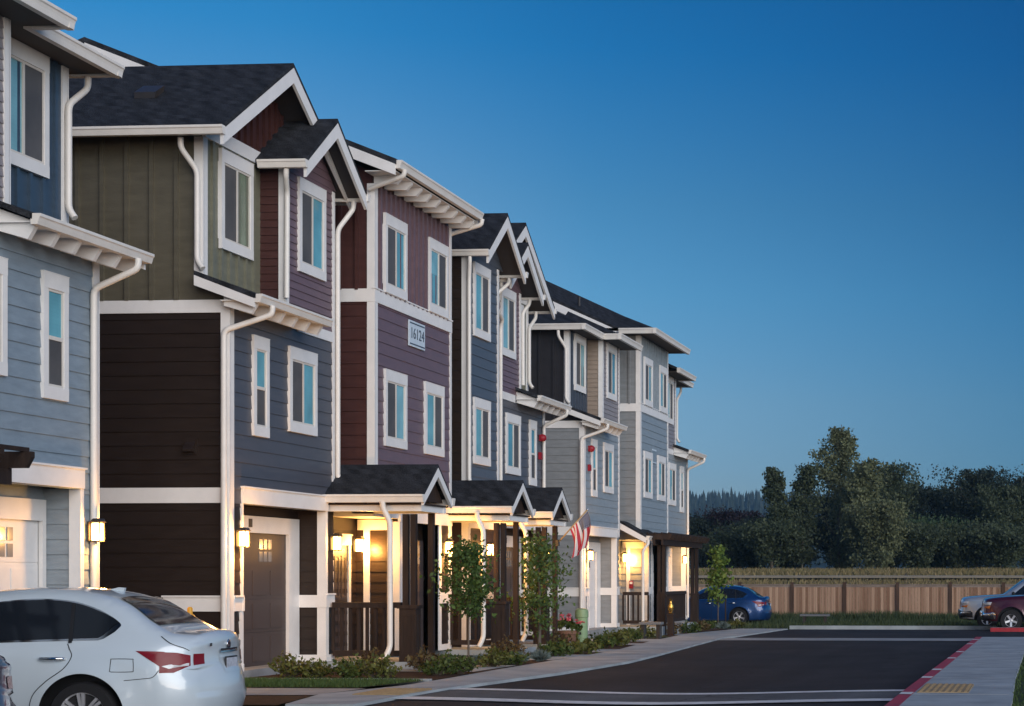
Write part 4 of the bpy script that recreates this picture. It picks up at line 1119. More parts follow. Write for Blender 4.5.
tree('street_tree', 'young round-headed street tree in front of the first porch', (-10.15, 29.9, gz(29.9)), 2.16, .98, egg(.58), 2300, .055, M['leaf_a'], M['bark'], 11, .022, 38, spread=.24, limbs=9)
tree('street_tree', 'taller loose street tree standing before the flag', (-10.92, 36.8, gz(36.8)), 2.52, .6, lobes(.80, .3), 1900, .065, M['leaf_b'], M['bark'], 12, .05, 22, spread=.22, limbs=12)
yt = tree('street_tree', 'slim young tree with bright leaves in front of the blue car', (-12.0, 63.2, gz(63.2)), 2.9, 1.0, egg(.52), 900, .11, M['leaf_y'], M['bark'], 13, .025, 22, spread=.3, limbs=8)
MB().tube([(.28, 0, -.1), (.28, 0, 1.25)], .025, 6).build('stake', M['timber'], yt)

def shrub(label, x, y, w=.42, h=.42, leaf='shrub_g', n=330, seed=0, size=.07, group='low shrubs in the garden beds'):
    r = random.Random(seed * 7 + 1); z = gz(y) + .02
    t = thing('garden_shrub', label, 'shrub', (x, y, z), r.uniform(0, 6), group)
    mb = MB(); st = MB(); pts = []
    for i in range(n // 12):
        a = r.uniform(0, 6.28); e = r.random() ** .5; q = r.random()
        tip = Vector((math.cos(a) * w * e, math.sin(a) * w * e, h * (.35 + .65 * q) * (1.1 - .5 * e * e)))
        st.tube([(tip.x * .2, tip.y * .2, 0), tuple(tip)], .005, 4, .003)
        for _ in range(12):
            f = r.uniform(.45, 1.05); pts.append(tip * f + Vector((r.gauss(0, .035), r.gauss(0, .035), r.gauss(0, .03))))
    leaf_cloud(mb, pts, r, size, 1.7, .5)
    mb.build('foliage', M[leaf], t); st.build('stems', M['bark'], t)
    return t
def tuft(label, x, y, h=.32, seed=0, group='blue fescue tufts'):
    r = random.Random(seed); mb = MB()
    for i in range(260):
        a = r.uniform(0, 6.28); l = r.uniform(.4, 1) ; el = r.uniform(.45, 1.5)
        d = Vector((math.cos(a) * math.cos(el), math.sin(a) * math.cos(el), math.sin(el))) * h * (.75 + .3 * r.random())
        s = Vector((-math.sin(a), math.cos(a), 0)) * .006
        b_ = Vector((r.gauss(0, .03), r.gauss(0, .03), 0)); m_ = b_ + d * .6; e_ = b_ + d + Vector((0, 0, -.05))
        mb.add([b_ - s, b_ + s, m_ + s, e_, m_ - s], [(0, 1, 2, 3, 4)])
    o = mb.build('grass_tuft', M['fescue'], loc=(x, y, gz(y) + .02)); tag(o, label, 'ornamental grass', group); return o
S = [  # label, x, y, w, h, leaf
 ('green shrub on the mulch right behind the white car boot', -11.2, 21.6, .40, .42, 'shrub_g'),
 ('yellow-green shrub at the left edge of the brown garage door', -12.0, 26.75, .42, .46, 'shrub_y'),
 ('small yellow-green shrub in front of the brown garage door, second in its row', -11.55, 26.75, .30, .34, 'shrub_y'),
 ('wide shrub left of the first porch railing, third in its row', -11.0, 26.7, .44, .44, 'shrub_g'),
 ('wide shrub beside the first porch railing, fourth in its row', -10.6, 26.8, .46, .46, 'shrub_y'),
 ('dark leafy shrub by the pavement, first below the porch railing', -9.95, 27.75, .42, .44, 'shrub_g'),
 ('dark leafy shrub by the pavement, second below the porch railing', -9.72, 28.2, .36, .40, 'shrub_g'),
 ('russet grassy shrub in front of the first porch railing', -11.4, 28.6, .30, .46, 'shrub_r'),
 ('tall russet shrub at the foot of the first porch pier', -10.6, 28.95, .38, .5, 'shrub_r'),
 ('green shrub left of the trunk of the round street tree', -10.35, 29.4, .38, .42, 'shrub_g'),
 ('green shrub right of the trunk of the round street tree', -9.98, 30.6, .45, .44, 'shrub_y'),
 ('low spreading shrub beyond the round street tree', -9.85, 31.4, .42, .34, 'shrub_g'),
 ('reddish shrub at the foot of the second porch pier', -10.7, 33.9, .50, .55, 'shrub_r'),
 ('green mound under the loose street tree, left side', -10.2, 35.4, .55, .46, 'shrub_g'),
 ('green mound under the loose street tree, right side', -10.05, 36.9, .55, .46, 'shrub_y'),
 ('russet shrub behind the trunk of the loose street tree', -10.95, 38.4, .50, .6, 'shrub_r'),
 ('green mound below the pink flower pot', -10.4, 39.9, .58, .50, 'shrub_g'),
 ('green mound right of the green utility post', -10.5, 42.2, .60, .50, 'shrub_y'),
 ('shrub with yellow tips before the white garage casing', -11.0, 44.2, .50, .48, 'shrub_y'),
 ('shrub left of the small garden bench', -11.2, 46.2, .52, .45, 'shrub_g'),
 ('shrub behind the small garden bench', -11.6, 49.6, .50, .5, 'shrub_y'),
 ('russet shrub at the foot of the first pergola post', -11.5, 52.4, .55, .55, 'shrub_r'),
 ('green shrub between the two pergola posts', -11.3, 54.4, .60, .46, 'shrub_g'),
 ('russet shrub at the foot of the second pergola post', -11.5, 57.0, .55, .5, 'shrub_r'),
 ('grey-green shrub left of the slim young tree', -11.6, 59.2, .55, .42, 'shrub_g'),
 ('low green shrub at the far corner of the bed beside the blue car', -11.0, 61.6, .50, .4, 'shrub_y'),
]
for i, (lb, x, y, w_, h_, lf) in enumerate(S): shrub(lb, x, y, w_ * .78, h_ * .80, lf, 560 if y < 34 else 480, i + 1, .048 if y < 34 else .06)
tuft('blue-grey grass tuft beside the second porch downspout', -10.0, 32.3, .30, 1)
tuft('blue-grey grass tuft at the pavement edge, right of its twin', -9.85, 33.2, .30, 2)
tuft('blue-grey grass tuft behind the round street tree', -10.5, 31.6, .28, 3)
tuft('blue-grey grass tuft under the young tree by the blue car', -11.3, 60.4, .34, 4)

# trees beyond the fence, left to right
def far(label, px, Y, top, R_, leaf, seed, env=None, n=15000, size=.17, tr=.16, bark='bark', spread=.2, trunk=.45, stems=1, zb=None, name='tree', cl=30):
    """big tree: trunk, rising limbs of uneven reach, leaf sprays along the outer part of every limb"""
    r = random.Random(seed); x = (px - 1042) * Y / 1720; z = gz(Y); h = (577 - top) * Y / 1720 + 1.6 - z
    env = env or egg(R_)
    t = thing(name, label, 'tree', (x, Y, z), 0, 'trees beyond the fence'); mb = MB(); lf = MB()
    lean = r.uniform(-.06, .06); bend = [Vector((lean * h * f ** 1.5 + r.gauss(0, .012) * h * f, r.gauss(0, .015) * h * f, h * .96 * f)) for f in [i / 8 for i in range(9)]]
    bend[0].z = -.2; mb.tube(bend, tr, 7, tr * .15)
    def at(f):
        i = min(7, int(f * 8)); return bend[i].lerp(bend[i + 1], f * 8 - i)
    nl = max(26, int(n / 190)); per = n // nl; z_lo = trunk / h
    for k_ in range(nl):
        if k_ < 4: f = .86; L = h * .13; az = r.uniform(0, 6.28); el = r.uniform(.9, 1.35)
        else:
            f = z_lo + (.97 - z_lo) * r.random() ** .9; az = r.uniform(0, 6.28)
            L = env(min(1, (f - z_lo) / (1 - z_lo))) * r.choice((.55, .8, 1.0, 1.15, 1.4)) * r.uniform(.75, 1.1) + .25; el = r.uniform(.25, 1.05)
        p0 = at(max(.02, f - .04)); d = Vector((math.cos(az) * math.cos(el), math.sin(az) * math.cos(el), math.sin(el)))
        p1 = p0 + d * L * .55; p2 = p1 + (d + Vector((0, 0, r.uniform(-.25, .5)))).normalized() * L * .6
        if p2.z > h: p2.z = h - r.uniform(0, .3)
        if k_ % 2 == 0: mb.tube([p0, p1, p2], tr * .22, 4, tr * .05, cap=False)
        sp_ = .15 * L + .20; pts = []
        for _ in range(per if k_ > 3 else per // 2):
            u = r.random() ** .7; c = p0.lerp(p1, u * 2) if u < .5 else p1.lerp(p2, u * 2 - 1)
            g_ = lambda: max(-1.7, min(1.7, r.gauss(0, 1))) * sp_ * (1.25 - .75 * u)
            pts.append((c.x + g_(), c.y + g_(), max(.1, c.z + g_() * .8)))
        leaf_cloud(lf, pts, r, size)
    mb.build('trunk', M[bark], t, smooth=True); lf.build('crown', M[leaf], t)
    return t
far('dark broad tree at the foot of the wooded hill, beside the last house', 700, 165, 521, 3.4, 'bg3', 21, n=12000)
far('dark reddish-leaved round tree below the wooded hill', 727, 165, 514, 3.6, 'bg5', 22, n=14400)
far('small dark tree between the reddish tree and the pale-stemmed trees', 752, 158, 524, 2.8, 'bg3', 23, n=10400)
far('low dark tree in front of the reddish tree', 738, 150, 538, 3.2, 'bg2', 24, n=10400)
far('slender pale-stemmed tree at the left end of the tall clump', 776, 142, 462, 2.1, 'bg2', 25, spire(1.9), 8000, .17, .09, 'paperbark', .2, .6, 2, cl=36)
far('slender pale-stemmed tree second from left in the tall clump', 801, 143, 457, 2.0, 'bg2', 26, spire(1.9), 8000, .17, .09, 'paperbark', .2, .6, 2, cl=36)
far('tallest loose cottonwood with open wind-blown top', 838, 146, 418, 3.2, 'bg1', 27, spire(3.3), 10000, .18, .17, 'bark', .2, .5, cl=40)
far('cottonwood with pale leaves just right of the tallest tree', 866, 142, 455, 2.9, 'bg1', 28, spire(3.0), 11000, .18, .14, 'bark', .2, .4, cl=40)
far('dense dark tree behind the pale cottonwood', 889, 156, 465, 3.4, 'bg2', 29, egg(3.3), 15000)
far('grey-green bushy tree low between cottonwood and dark wood', 880, 138, 505, 2.6, 'bg1', 30, n=12000)
far('dark pointed tree in the dip right of the cottonwoods', 914, 168, 484, 3.2, 'bg3', 31, lobes(3.0, .3), 14000)
far('bright green rounded tree low in front of the dark wood', 936, 150, 527, 3.4, 'bg4', 32, n=14400)
far('dark tree with ragged top in the middle of the right wood', 943, 170, 491, 3.6, 'bg3', 33, n=16800)
far('large dark dome of a tree, highest in the right wood', 976, 160, 471, 4.2, 'bg3', 34, egg(4.2), 20000)
far('dark tree with pale stem at the far right of the wood', 1006, 152, 489, 3.4, 'bg2', 35, egg(3.3), 15000)
far('dark tree cut by the right edge of the photo', 1030, 158, 480, 4.2, 'bg3', 36, egg(3.9), 17000)
far('low dark bushy tree filling the gap under the large dome', 958, 146, 535, 3.4, 'bg2', 37, n=12000)
far('low dark bushy tree under the slender stems', 790, 150, 520, 3.2, 'bg3', 38, n=14400)
far('low dark bushy tree under the tallest cottonwood', 840, 152, 500, 3.8, 'bg3', 39, n=17600)
far('low dark bushy tree under the pale stem at far right', 1000, 144, 535, 3.6, 'bg2', 40, n=12000)
far('low olive bush tree at the left foot of the pale stems', 770, 140, 528, 2.4, 'bg2', 41, n=9600)
far('low olive bush tree right of the bright green tree', 915, 142, 530, 2.6, 'bg2', 42, n=9600)

# wooded hill far away
def hz(x, y):
    return 2.0 + 58 * math.exp(-((y - 1430) / 300) ** 2) * (1 + .10 * mnoise.noise(Vector((x * .004, y * .004, 0))) + .16 * mnoise.noise(Vector((x * .0013, 1.3, 2)))) 
bm = bmesh.new(); g = []
for i in range(16):
    y = 900 + i * 50
    g.append([bm.verts.new((-900 + j * 35, y, hz(-900 + j * 35, y) - 6)) for j in range(46)])
for i in range(15):
    for j in range(45): bm.faces.new((g[i][j], g[i][j + 1], g[i + 1][j + 1], g[i + 1][j]))
me = bpy.data.meshes.new('hill'); bm.to_mesh(me); bm.free(); me.materials.append(M['bg3']); o = bpy.data.objects.new('hill', me); COL.objects.link(o); o['kind'] = 'structure'
r = random.Random(77); mb = MB()
for i in range(5200):
    y = r.uniform(1050, 1470); x = r.uniform(-560, 160); z = hz(x, y) - 6; h = r.uniform(9, 17) * (1.25 if r.random() < .12 else 1); w_ = h * r.uniform(.15, .22); ph = r.uniform(0, 6)
    for q in range(3):
        zb = z + h * (.1 + .28 * q); zt = z + h * (.55 + .225 * q); ww = w_ * (1 - .28 * q)
        vs = [(x + ww * math.cos(ph + t * 1.257) * r.uniform(.7, 1.2), y + ww * math.sin(ph + t * 1.257), zb - r.uniform(0, .06) * h) for t in range(5)] + [(x, y, zt)]
        mb.add(vs, [(t, (t + 1) % 5, 5) for t in range(5)])
o = mb.build('hillside_forest', M['bg3']); o['kind'] = 'stuff'; tag(o, 'bluish far forest covering the hill behind the trees', 'forest')
# ------------------------------------------------------------------ lanterns, signs, bells, flag, street things
lantern('lit lantern on the pale blue house wall behind the white car roof', MX + .03, 22.12, power=70)
lantern('lit lantern left of the brown garage door, above the white car boot', MX + .03, 26.33)
lantern('small lit lantern right of the brown garage door, beside the first entry', MX + .03, 29.93, power=22)
lantern('lit lantern in the first entry, just left of the first porch pier', -13.1, 32.0)
lantern('lit lantern left of the round street tree, behind the first porch post', -12.27, 34.6)
lantern('lit lantern behind the second porch downspout, right of the round street tree', -12.27, 37.25)
lantern('lit lantern half hidden behind the loose street tree', MX + .03, 42.93, power=22)
lantern('lit lantern just below the flag, on the grey block', MX + .03, 47.2)
lantern('lit lantern under the small lean-to roof of the grey block', -13.1, 52.95)
lantern('lit lantern farthest along the row, beside the last pergola post', MX + .03, 59.95, power=70)

def text(body, size, loc, rot, m, parent, name='lettering', ext=.004):
    cu = bpy.data.curves.new(name, 'FONT'); cu.body = body; cu.size = size; cu.extrude = ext; cu.align_x = 'CENTER'; cu.align_y = 'CENTER'
    tmp = bpy.data.objects.new('tmp', cu); COL.objects.link(tmp)
    dg = bpy.context.evaluated_depsgraph_get(); me = bpy.data.meshes.new_from_object(tmp.evaluated_get(dg))
    bpy.data.objects.remove(tmp)
    me.materials.clear(); me.materials.append(m)
    o = bpy.data.objects.new(name, me); COL.objects.link(o); o.parent = parent; o.location = loc; o.rotation_euler = rot
    return o
FACEX = (R(90), 0, R(90))      # lettering that reads from the street (+X)
M['ink'] = mat('sign_ink', (.05, .07, .10), .5, .05)
M['signblue'] = mat('sign_plate_pale', (.52, .60, .66), .4, .05)
sg = thing('address_sign', 'white address sign reading 16124 on the plum house', 'sign', (-12.27, 33.05, 6.35))
MB().box(-.01, .02, -.42, .42, -.25, .25).build('plate', M['signblue'], sg)
MB().box(.02, .024, -.40, .40, .19, .215).box(.02, .024, -.40, .40, -.215, -.19).build('border_line', M['ink'], sg)
tx = text('16124', .30, (.022, 0, -.0), FACEX, M['ink'], sg); tx.scale = (1.0, 1.0, 1)
sg2 = thing('address_sign', 'pale blue address plate between the windows of the farthest grey block', 'sign', (-12.27, 53.75, 5.42))
MB().box(-.01, .02, -.30, .30, -.22, .22).build('plate', M['sky_siding'], sg2)
MB().box(.02, .026, -.30, .30, .17, .22).box(.02, .026, -.30, .30, -.22, -.18).build('border_line', M['signblue'], sg2)

M['alarm'] = mat('alarm_red', (.27, .008, .018), .5, .1)
def bell(label, X, Y, Z, r=.10):
    t = thing('alarm_bell', label, 'alarm bell', (X, Y, Z), 0, 'red alarm devices on the house walls')
    mb = MB().box(0, .05, -.08, .08, -.08, .08); mb.build('back_box', M['alarm'], t)
    p = [(.045, 0), (r * 1.0, .0), (r * .97, .03), (r * .8, .075), (r * .45, .105), (.02, .112)]
    g_ = MB().lathe(p, (0, 0, 0), 22).build('gong', M['alarm'], t, smooth=True, angle=50); g_.rotation_euler = (0, R(90), 0); g_.location = (.05, 0, 0)
def horn(label, X, Y, Z):
    t = thing('alarm_horn', label, 'alarm horn', (X, Y, Z), 0, 'red alarm devices on the house walls')
    MB().box(0, .06, -.08, .08, -.09, .09).build('back_box', M['alarm'], t)
    mb = MB()
    for i in range(4): mb.box(.06, .075, -.06, .06, -.06 + i * .035, -.04 + i * .035)
    mb.build('grille', M['alarm'], t)
bell('upper red bell on the slate house end by the narrow window', MX + .02, 42.78, 5.12); horn('small red horn below the bell on the slate house end', MX + .02, 42.72, 4.66)
bell('upper red bell on the grey block by its narrow window', MX + .02, 47.5, 5.20); horn('small red horn below the bell on the grey block', MX + .02, 47.45, 4.66)
# red extinguisher cabinet in the grey block's entry
cb = thing('alarm_pull_box', 'red alarm box on the entry wall behind the grey block railing', 'alarm box', (-12.82, 53.06, 1.36))
MB().box(-.06, .06, -.04, .03, -.12, .12).build('case', M['alarm'], cb); MB().box(-.045, .045, -.05, -.04, .02, .09).build('face_plate', M['white'], cb)
# dryer vent hood on the dark side wall
vh = MB().box(-13.42, -13.20, 26.09, 26.12, 3.52, 3.78).prism([(-13.39, 26.09, 3.72), (-13.39, 26.0, 3.60), (-13.39, 26.0, 3.56), (-13.39, 26.09, 3.56)], (.16, 0, 0))
B.part(vh, 'vent_hood', M['dark_shaded'])

# flag on an angled pole fixed to the third porch post
M['pole'] = wood('flag_pole_wood', (.35, .22, .09), (.5, .34, .16), 2, .4)
def stripes():
    k = NT('flag_cloth'); b = k.b; b.inputs['Roughness'].default_value = .8
    uv = k.node('ShaderNodeUVMap'); sp_ = k.node('ShaderNodeSeparateXYZ'); k.link(uv.outputs[0], sp_.inputs[0])
    m13 = k.node('ShaderNodeMath', operation='MULTIPLY'); m13.inputs[1].default_value = 6.5; k.link(sp_.outputs[1], m13.inputs[0])
    fr_ = k.node('ShaderNodeMath', operation='FRACT'); k.link(m13.outputs[0], fr_.inputs[0])
    gt = k.node('ShaderNodeMath', operation='GREATER_THAN'); gt.inputs[1].default_value = .5; k.link(fr_.outputs[0], gt.inputs[0])
    mx = k.node('ShaderNodeMix', data_type='RGBA'); mx.inputs[6].default_value = (.42, .03, .045, 1); mx.inputs[7].default_value = (.62, .58, .56, 1); k.link(gt.outputs[0], mx.inputs[0])
    a = k.node('ShaderNodeMath', operation='LESS_THAN'); a.inputs[1].default_value = .40; k.link(sp_.outputs[0], a.inputs[0])
    c = k.node('ShaderNodeMath', operation='GREATER_THAN'); c.inputs[1].default_value = 6 / 13; k.link(sp_.outputs[1], c.inputs[0])
    an = k.node('ShaderNodeMath', operation='MULTIPLY'); k.link(a.outputs[0], an.inputs[0]); k.link(c.outputs[0], an.inputs[1])
    # rows of small white stars
    sx = k.node('ShaderNodeMapping'); sx.inputs['Scale'].default_value = (15, 10 * 13 / 7, 1); k.link(uv.outputs[0], sx.inputs[0])
    fx = k.node('ShaderNodeVectorMath', operation='FRACTION'); k.link(sx.outputs[0], fx.inputs[0])
    su = k.node('ShaderNodeVectorMath', operation='SUBTRACT'); su.inputs[1].default_value = (.5, .5, 0); k.link(fx.outputs[0], su.inputs[0])
    ln = k.node('ShaderNodeVectorMath', operation='LENGTH'); k.link(su.outputs[0], ln.inputs[0])
    st = k.node('ShaderNodeMath', operation='LESS_THAN'); st.inputs[1].default_value = .26; k.link(ln.outputs['Value'], st.inputs[0])
    bl = k.node('ShaderNodeMix', data_type='RGBA'); bl.inputs[6].default_value = (.02, .028, .07, 1); bl.inputs[7].default_value = (.5, .5, .52, 1); k.link(st.outputs[0], bl.inputs[0])
    m2 = k.node('ShaderNodeMix', data_type='RGBA'); k.link(an.outputs[0], m2.inputs[0]); k.link(mx.outputs[2], m2.inputs[6]); k.link(bl.outputs[2], m2.inputs[7])
    k.link(m2.outputs[2], b.inputs['Base Color'])
    return k.m
base = Vector((-11.10, 38.85, 2.38)); tip = Vector((-10.47, 39.1, 3.16))
ft = thing('flag', 'striped flag with starred blue corner on a slanting pole by the third porch', 'flag', tuple(base))
pv = tip - base
MB().tube([(0, 0, 0), tuple(pv)], .016, 8).build('pole', M['pole'], ft, smooth=True)
MB().lathe([(.0, -.03), (.028, -.01), (.03, .01), (.0, .035)], tuple(pv), 10).build('finial', M['chrome'], ft, smooth=True)
MB().box(-.04, .03, -.05, .05, -.07, .07).build('bracket', M['iron'], ft)
NU, NV = 26, 18; vs = []; uvs = []
d = pv.normalized(); top = pv * .985; hoist = .60
for j in range(NV + 1):
    v = j / NV                              # v=1 at the pole tip
    for i in range(NU + 1):
        u = i / NU
        p0 = top - d * hoist * (1 - v)
        fly = .86 * u
        # the cloth hangs from the slanting hoist and gathers in folds
        hang = Vector((.34, .10, -.90)).normalized()
        p = p0 + hang * fly * (1 - .10 * (1 - v)) + Vector((-.30 * u * u, .0, 0))
        w_ = .055 * math.sin(v * 15 + u * 2) * min(1, u * 2.5) + .03 * math.sin(v * 7 + 1 + u * 5) * u
        p += Vector((w_ * .45, w_, 0))
        vs.append(tuple(p)); uvs.append((u, v))
fs = [(j * (NU + 1) + i, j * (NU + 1) + i + 1, (j + 1) * (NU + 1) + i + 1, (j + 1) * (NU + 1) + i) for j in range(NV) for i in range(NU)]
me = bpy.data.meshes.new('cloth'); me.from_pydata(vs, [], fs); ul = me.uv_layers.new(name='UVMap')
for lp in me.loops: ul.data[lp.index].uv = uvs[lp.vertex_index]
me.materials.append(stripes()); me.polygons.foreach_set('use_smooth', [True] * len(fs)); me.update()
o = bpy.data.objects.new('cloth', me); COL.objects.link(o); o.parent = ft

# timber pergola of block C (seen end on) and of block A
def pergola(label, x0, x1, y0, y1, zt, ext=.5):
    t = thing('pergola', label, 'pergola', (0, 0, 0))
    for y in (y0, y1):
        MB().box(x1 - .12, x1 - .02, y - .07, y + .07, -.3, zt - .36).box(x1 + .02, x1 + .12, y - .07, y + .07, -.3, zt - .36).build('post', M['timber'], t)
        MB().box(x1 - .15, x1 + .15, y - .11, y + .11, 1.0, 1.05).box(x1 - .13, x1 + .13, y - .095, y + .095, -.3, 1.0).build('pier', M['timber'], t)
    for x in (x1 - .16, x1 + .10): MB().box(x, x + .06, y0 - ext, y1 + ext, zt - .36, zt - .19).build('beam', M['timber'], t)
    n = int((y1 - y0 + 2 * ext) / .5)
    for i in range(n + 1):
        y = y0 - ext + .05 + (y1 - y0 + 2 * ext - .1) * i / n
        MB().prism([(x0, y - .03, zt - .19), (x0, y - .03, zt - .02), (x1 + .42, y - .03, zt - .02), (x1 + .42, y - .03, zt - .08), (x1 + .36, y - .03, zt - .19)], (0, .06, 0)).build('rafter', M['timber'], t)
    m_ = MB()
    for i in range(5):
        x = x0 + .1 + (x1 + .3 - x0 - .1) * i / 4; m_.box(x, x + .05, y0 - ext, y1 + ext, zt - .02, zt + .025)
    m_.build('slats', M['timber'], t)
    return t
pergola('brown timber pergola in front of the farthest grey block', -12.3, -11.62, 52.0, 57.0, 2.93, .5)
pergola('brown timber pergola at the left edge, in front of the nearest pale blue block', -12.6, -10.85, 13.5, 16.6, 2.92, .6)

# yellow hydrant behind the white car
M['hyd'] = mat('hydrant_yellow', (.62, .30, .02), .4, .12, 10)
hy = thing('fire_hydrant', 'yellow fire hydrant showing above the white car boot', 'fire hydrant', (-11.38, 22.3, .13))
MB().lathe([(.17, 0), (.17, .04), (.11, .05), (.105, .62), (.14, .64), (.14, .69), (.135, .70), (.13, .80), (.10, .90), (.05, .965), (.035, .97), (.035, 1.05), (.02, 1.07)], (0, 0, 0), 20).build('barrel', M['hyd'], hy, smooth=True, angle=40)
for sx in (-1, 1):
    c = MB().lathe([(.055, 0), (.055, .05), (.065, .055), (.065, .10), (.03, .105), (.03, .13)], (0, 0, 0), 12).build('nozzle_cap', M['hyd'], hy, smooth=True, angle=40); c.location = (sx * .10, 0, .52); c.rotation_euler = (0, R(90 * sx), 0)
c = MB().lathe([(.075, 0), (.075, .05), (.09, .055), (.09, .11), (.03, .115), (.03, .14)], (0, 0, 0), 14).build('pumper_cap', M['hyd'], hy, smooth=True, angle=40); c.location = (0, -.10, .48); c.rotation_euler = (R(90), 0, 0)

# green utility post
M['utility'] = mat('utility_green', (.20, .30, .16), .5, .1, 8)
up = thing('utility_post', 'pale green round utility post in front of the white garage casing', 'utility post', (-11.45, 42.2, gz(42.2)))
MB().lathe([(.15, -.1), (.15, .72), (.165, .73), (.165, .86), (.15, .92), (.08, .95)], (0, 0, 0), 20).build('post_body', M['utility'], up, smooth=True, angle=40)
MB().box(-.03, .03, -.156, -.148, .3, .36).build('latch', M['iron'], up)
# pink flowers in a pot
M['pot'] = mat('terracotta', (.16, .085, .055), .8, .2, 8)
fp = thing('flower_pot', 'brown pot of pink flowers left of the green utility post', 'flower pot', (-11.5, 41.2, gz(41.2)))
MB().lathe([(.14, -.02), (.16, .0), (.23, .34), (.26, .34), (.26, .42), (.22, .42), (.2, .36)], (0, 0, 0), 20).build('pot', M['pot'], fp, smooth=True, angle=40)
rr_ = random.Random(5); pm, lm = MB(), MB()
for i in range(44):
    a = rr_.uniform(0, 6.28); e_ = rr_.random() ** .5 * .36; c = Vector((math.cos(a) * e_, math.sin(a) * e_, .55 + .34 * (1 - e_ / .4) + rr_.uniform(-.1, .05)))
    leaf_cloud(lm, [c * .9 + Vector((0, 0, -.02)) for _ in range(5)], rr_, .10)
    if i % 2: leaf_cloud(pm, [c + Vector((rr_.gauss(0, .025), rr_.gauss(0, .025), .05)) for _ in range(9)], rr_, .06, 1.0)
lm.build('foliage', M['shrub_g'], fp); pm.build('flowers', M['pink'], fp)

def bench(name, label, cat, x, y, L, h, m, along='x'):
    t = thing(name, label, cat, (x, y, gz(y)), 0 if along == 'x' else math.pi / 2)
    MB().box(-L / 2, L / 2, -.2, .2, h - .07, h).build('seat', m, t)
    for s_ in (-1, 1): MB().box(s_ * L * .36 - .05, s_ * L * .36 + .05, -.15, .15, -.15, h - .07).build('leg', M['iron'], t)
M['benchgrey'] = mat('bench_top_grey', (.14, .15, .16), .5, .1)
bench('bench', 'small dark bench on two legs at the pavement below the grey block', 'bench', -11.0, 47.9, .62, .50, M['benchgrey'])
bench('bench', 'backless bench in the grass in front of the wooden fence', 'bench', -8.95, 67.5, 1.15, .42, M['benchgrey'])
# brass ornament on the railing pier
bo = thing('brass_lantern', 'small brass lantern standing by the grey block railing', 'lantern', (-11.25, 51.6, gz(51.6) + .02))
MB().box(-.09, .09, -.09, .09, 0, .62).box(-.11, .11, -.11, .11, .62, .66).build('pedestal', M['timber'], bo)
M['brass'] = mat('brass', (.55, .33, .08), .25, .1, metal=.9)
MB().lathe([(.07, 0), (.08, .02), (.05, .05), (.09, .14), (.09, .24), (.05, .32), (.03, .38), (.05, .42), (.01, .46)], (0, 0, .66), 16).build('lantern_body', M['brass'], bo, smooth=True, angle=50)
from mathutils.geometry import delaunay_2d_cdt
# ------------------------------------------------------------------ vehicles
def catmull(P, n=6):
    out = []
    for i in range(len(P) - 1):
        a = P[max(i - 1, 0)]; b = P[i]; c = P[i + 1]; d = P[min(i + 2, len(P) - 1)]
        for k in range(n):
            t = k / n
            out.append(tuple(.5 * (2 * b[j] + (c[j] - a[j]) * t + (2 * a[j] - 5 * b[j] + 4 * c[j] - d[j]) * t * t + (-a[j] + 3 * b[j] - 3 * c[j] + d[j]) * t ** 3) for j in range(len(b))))
    out.append(tuple(P[-1])); return out

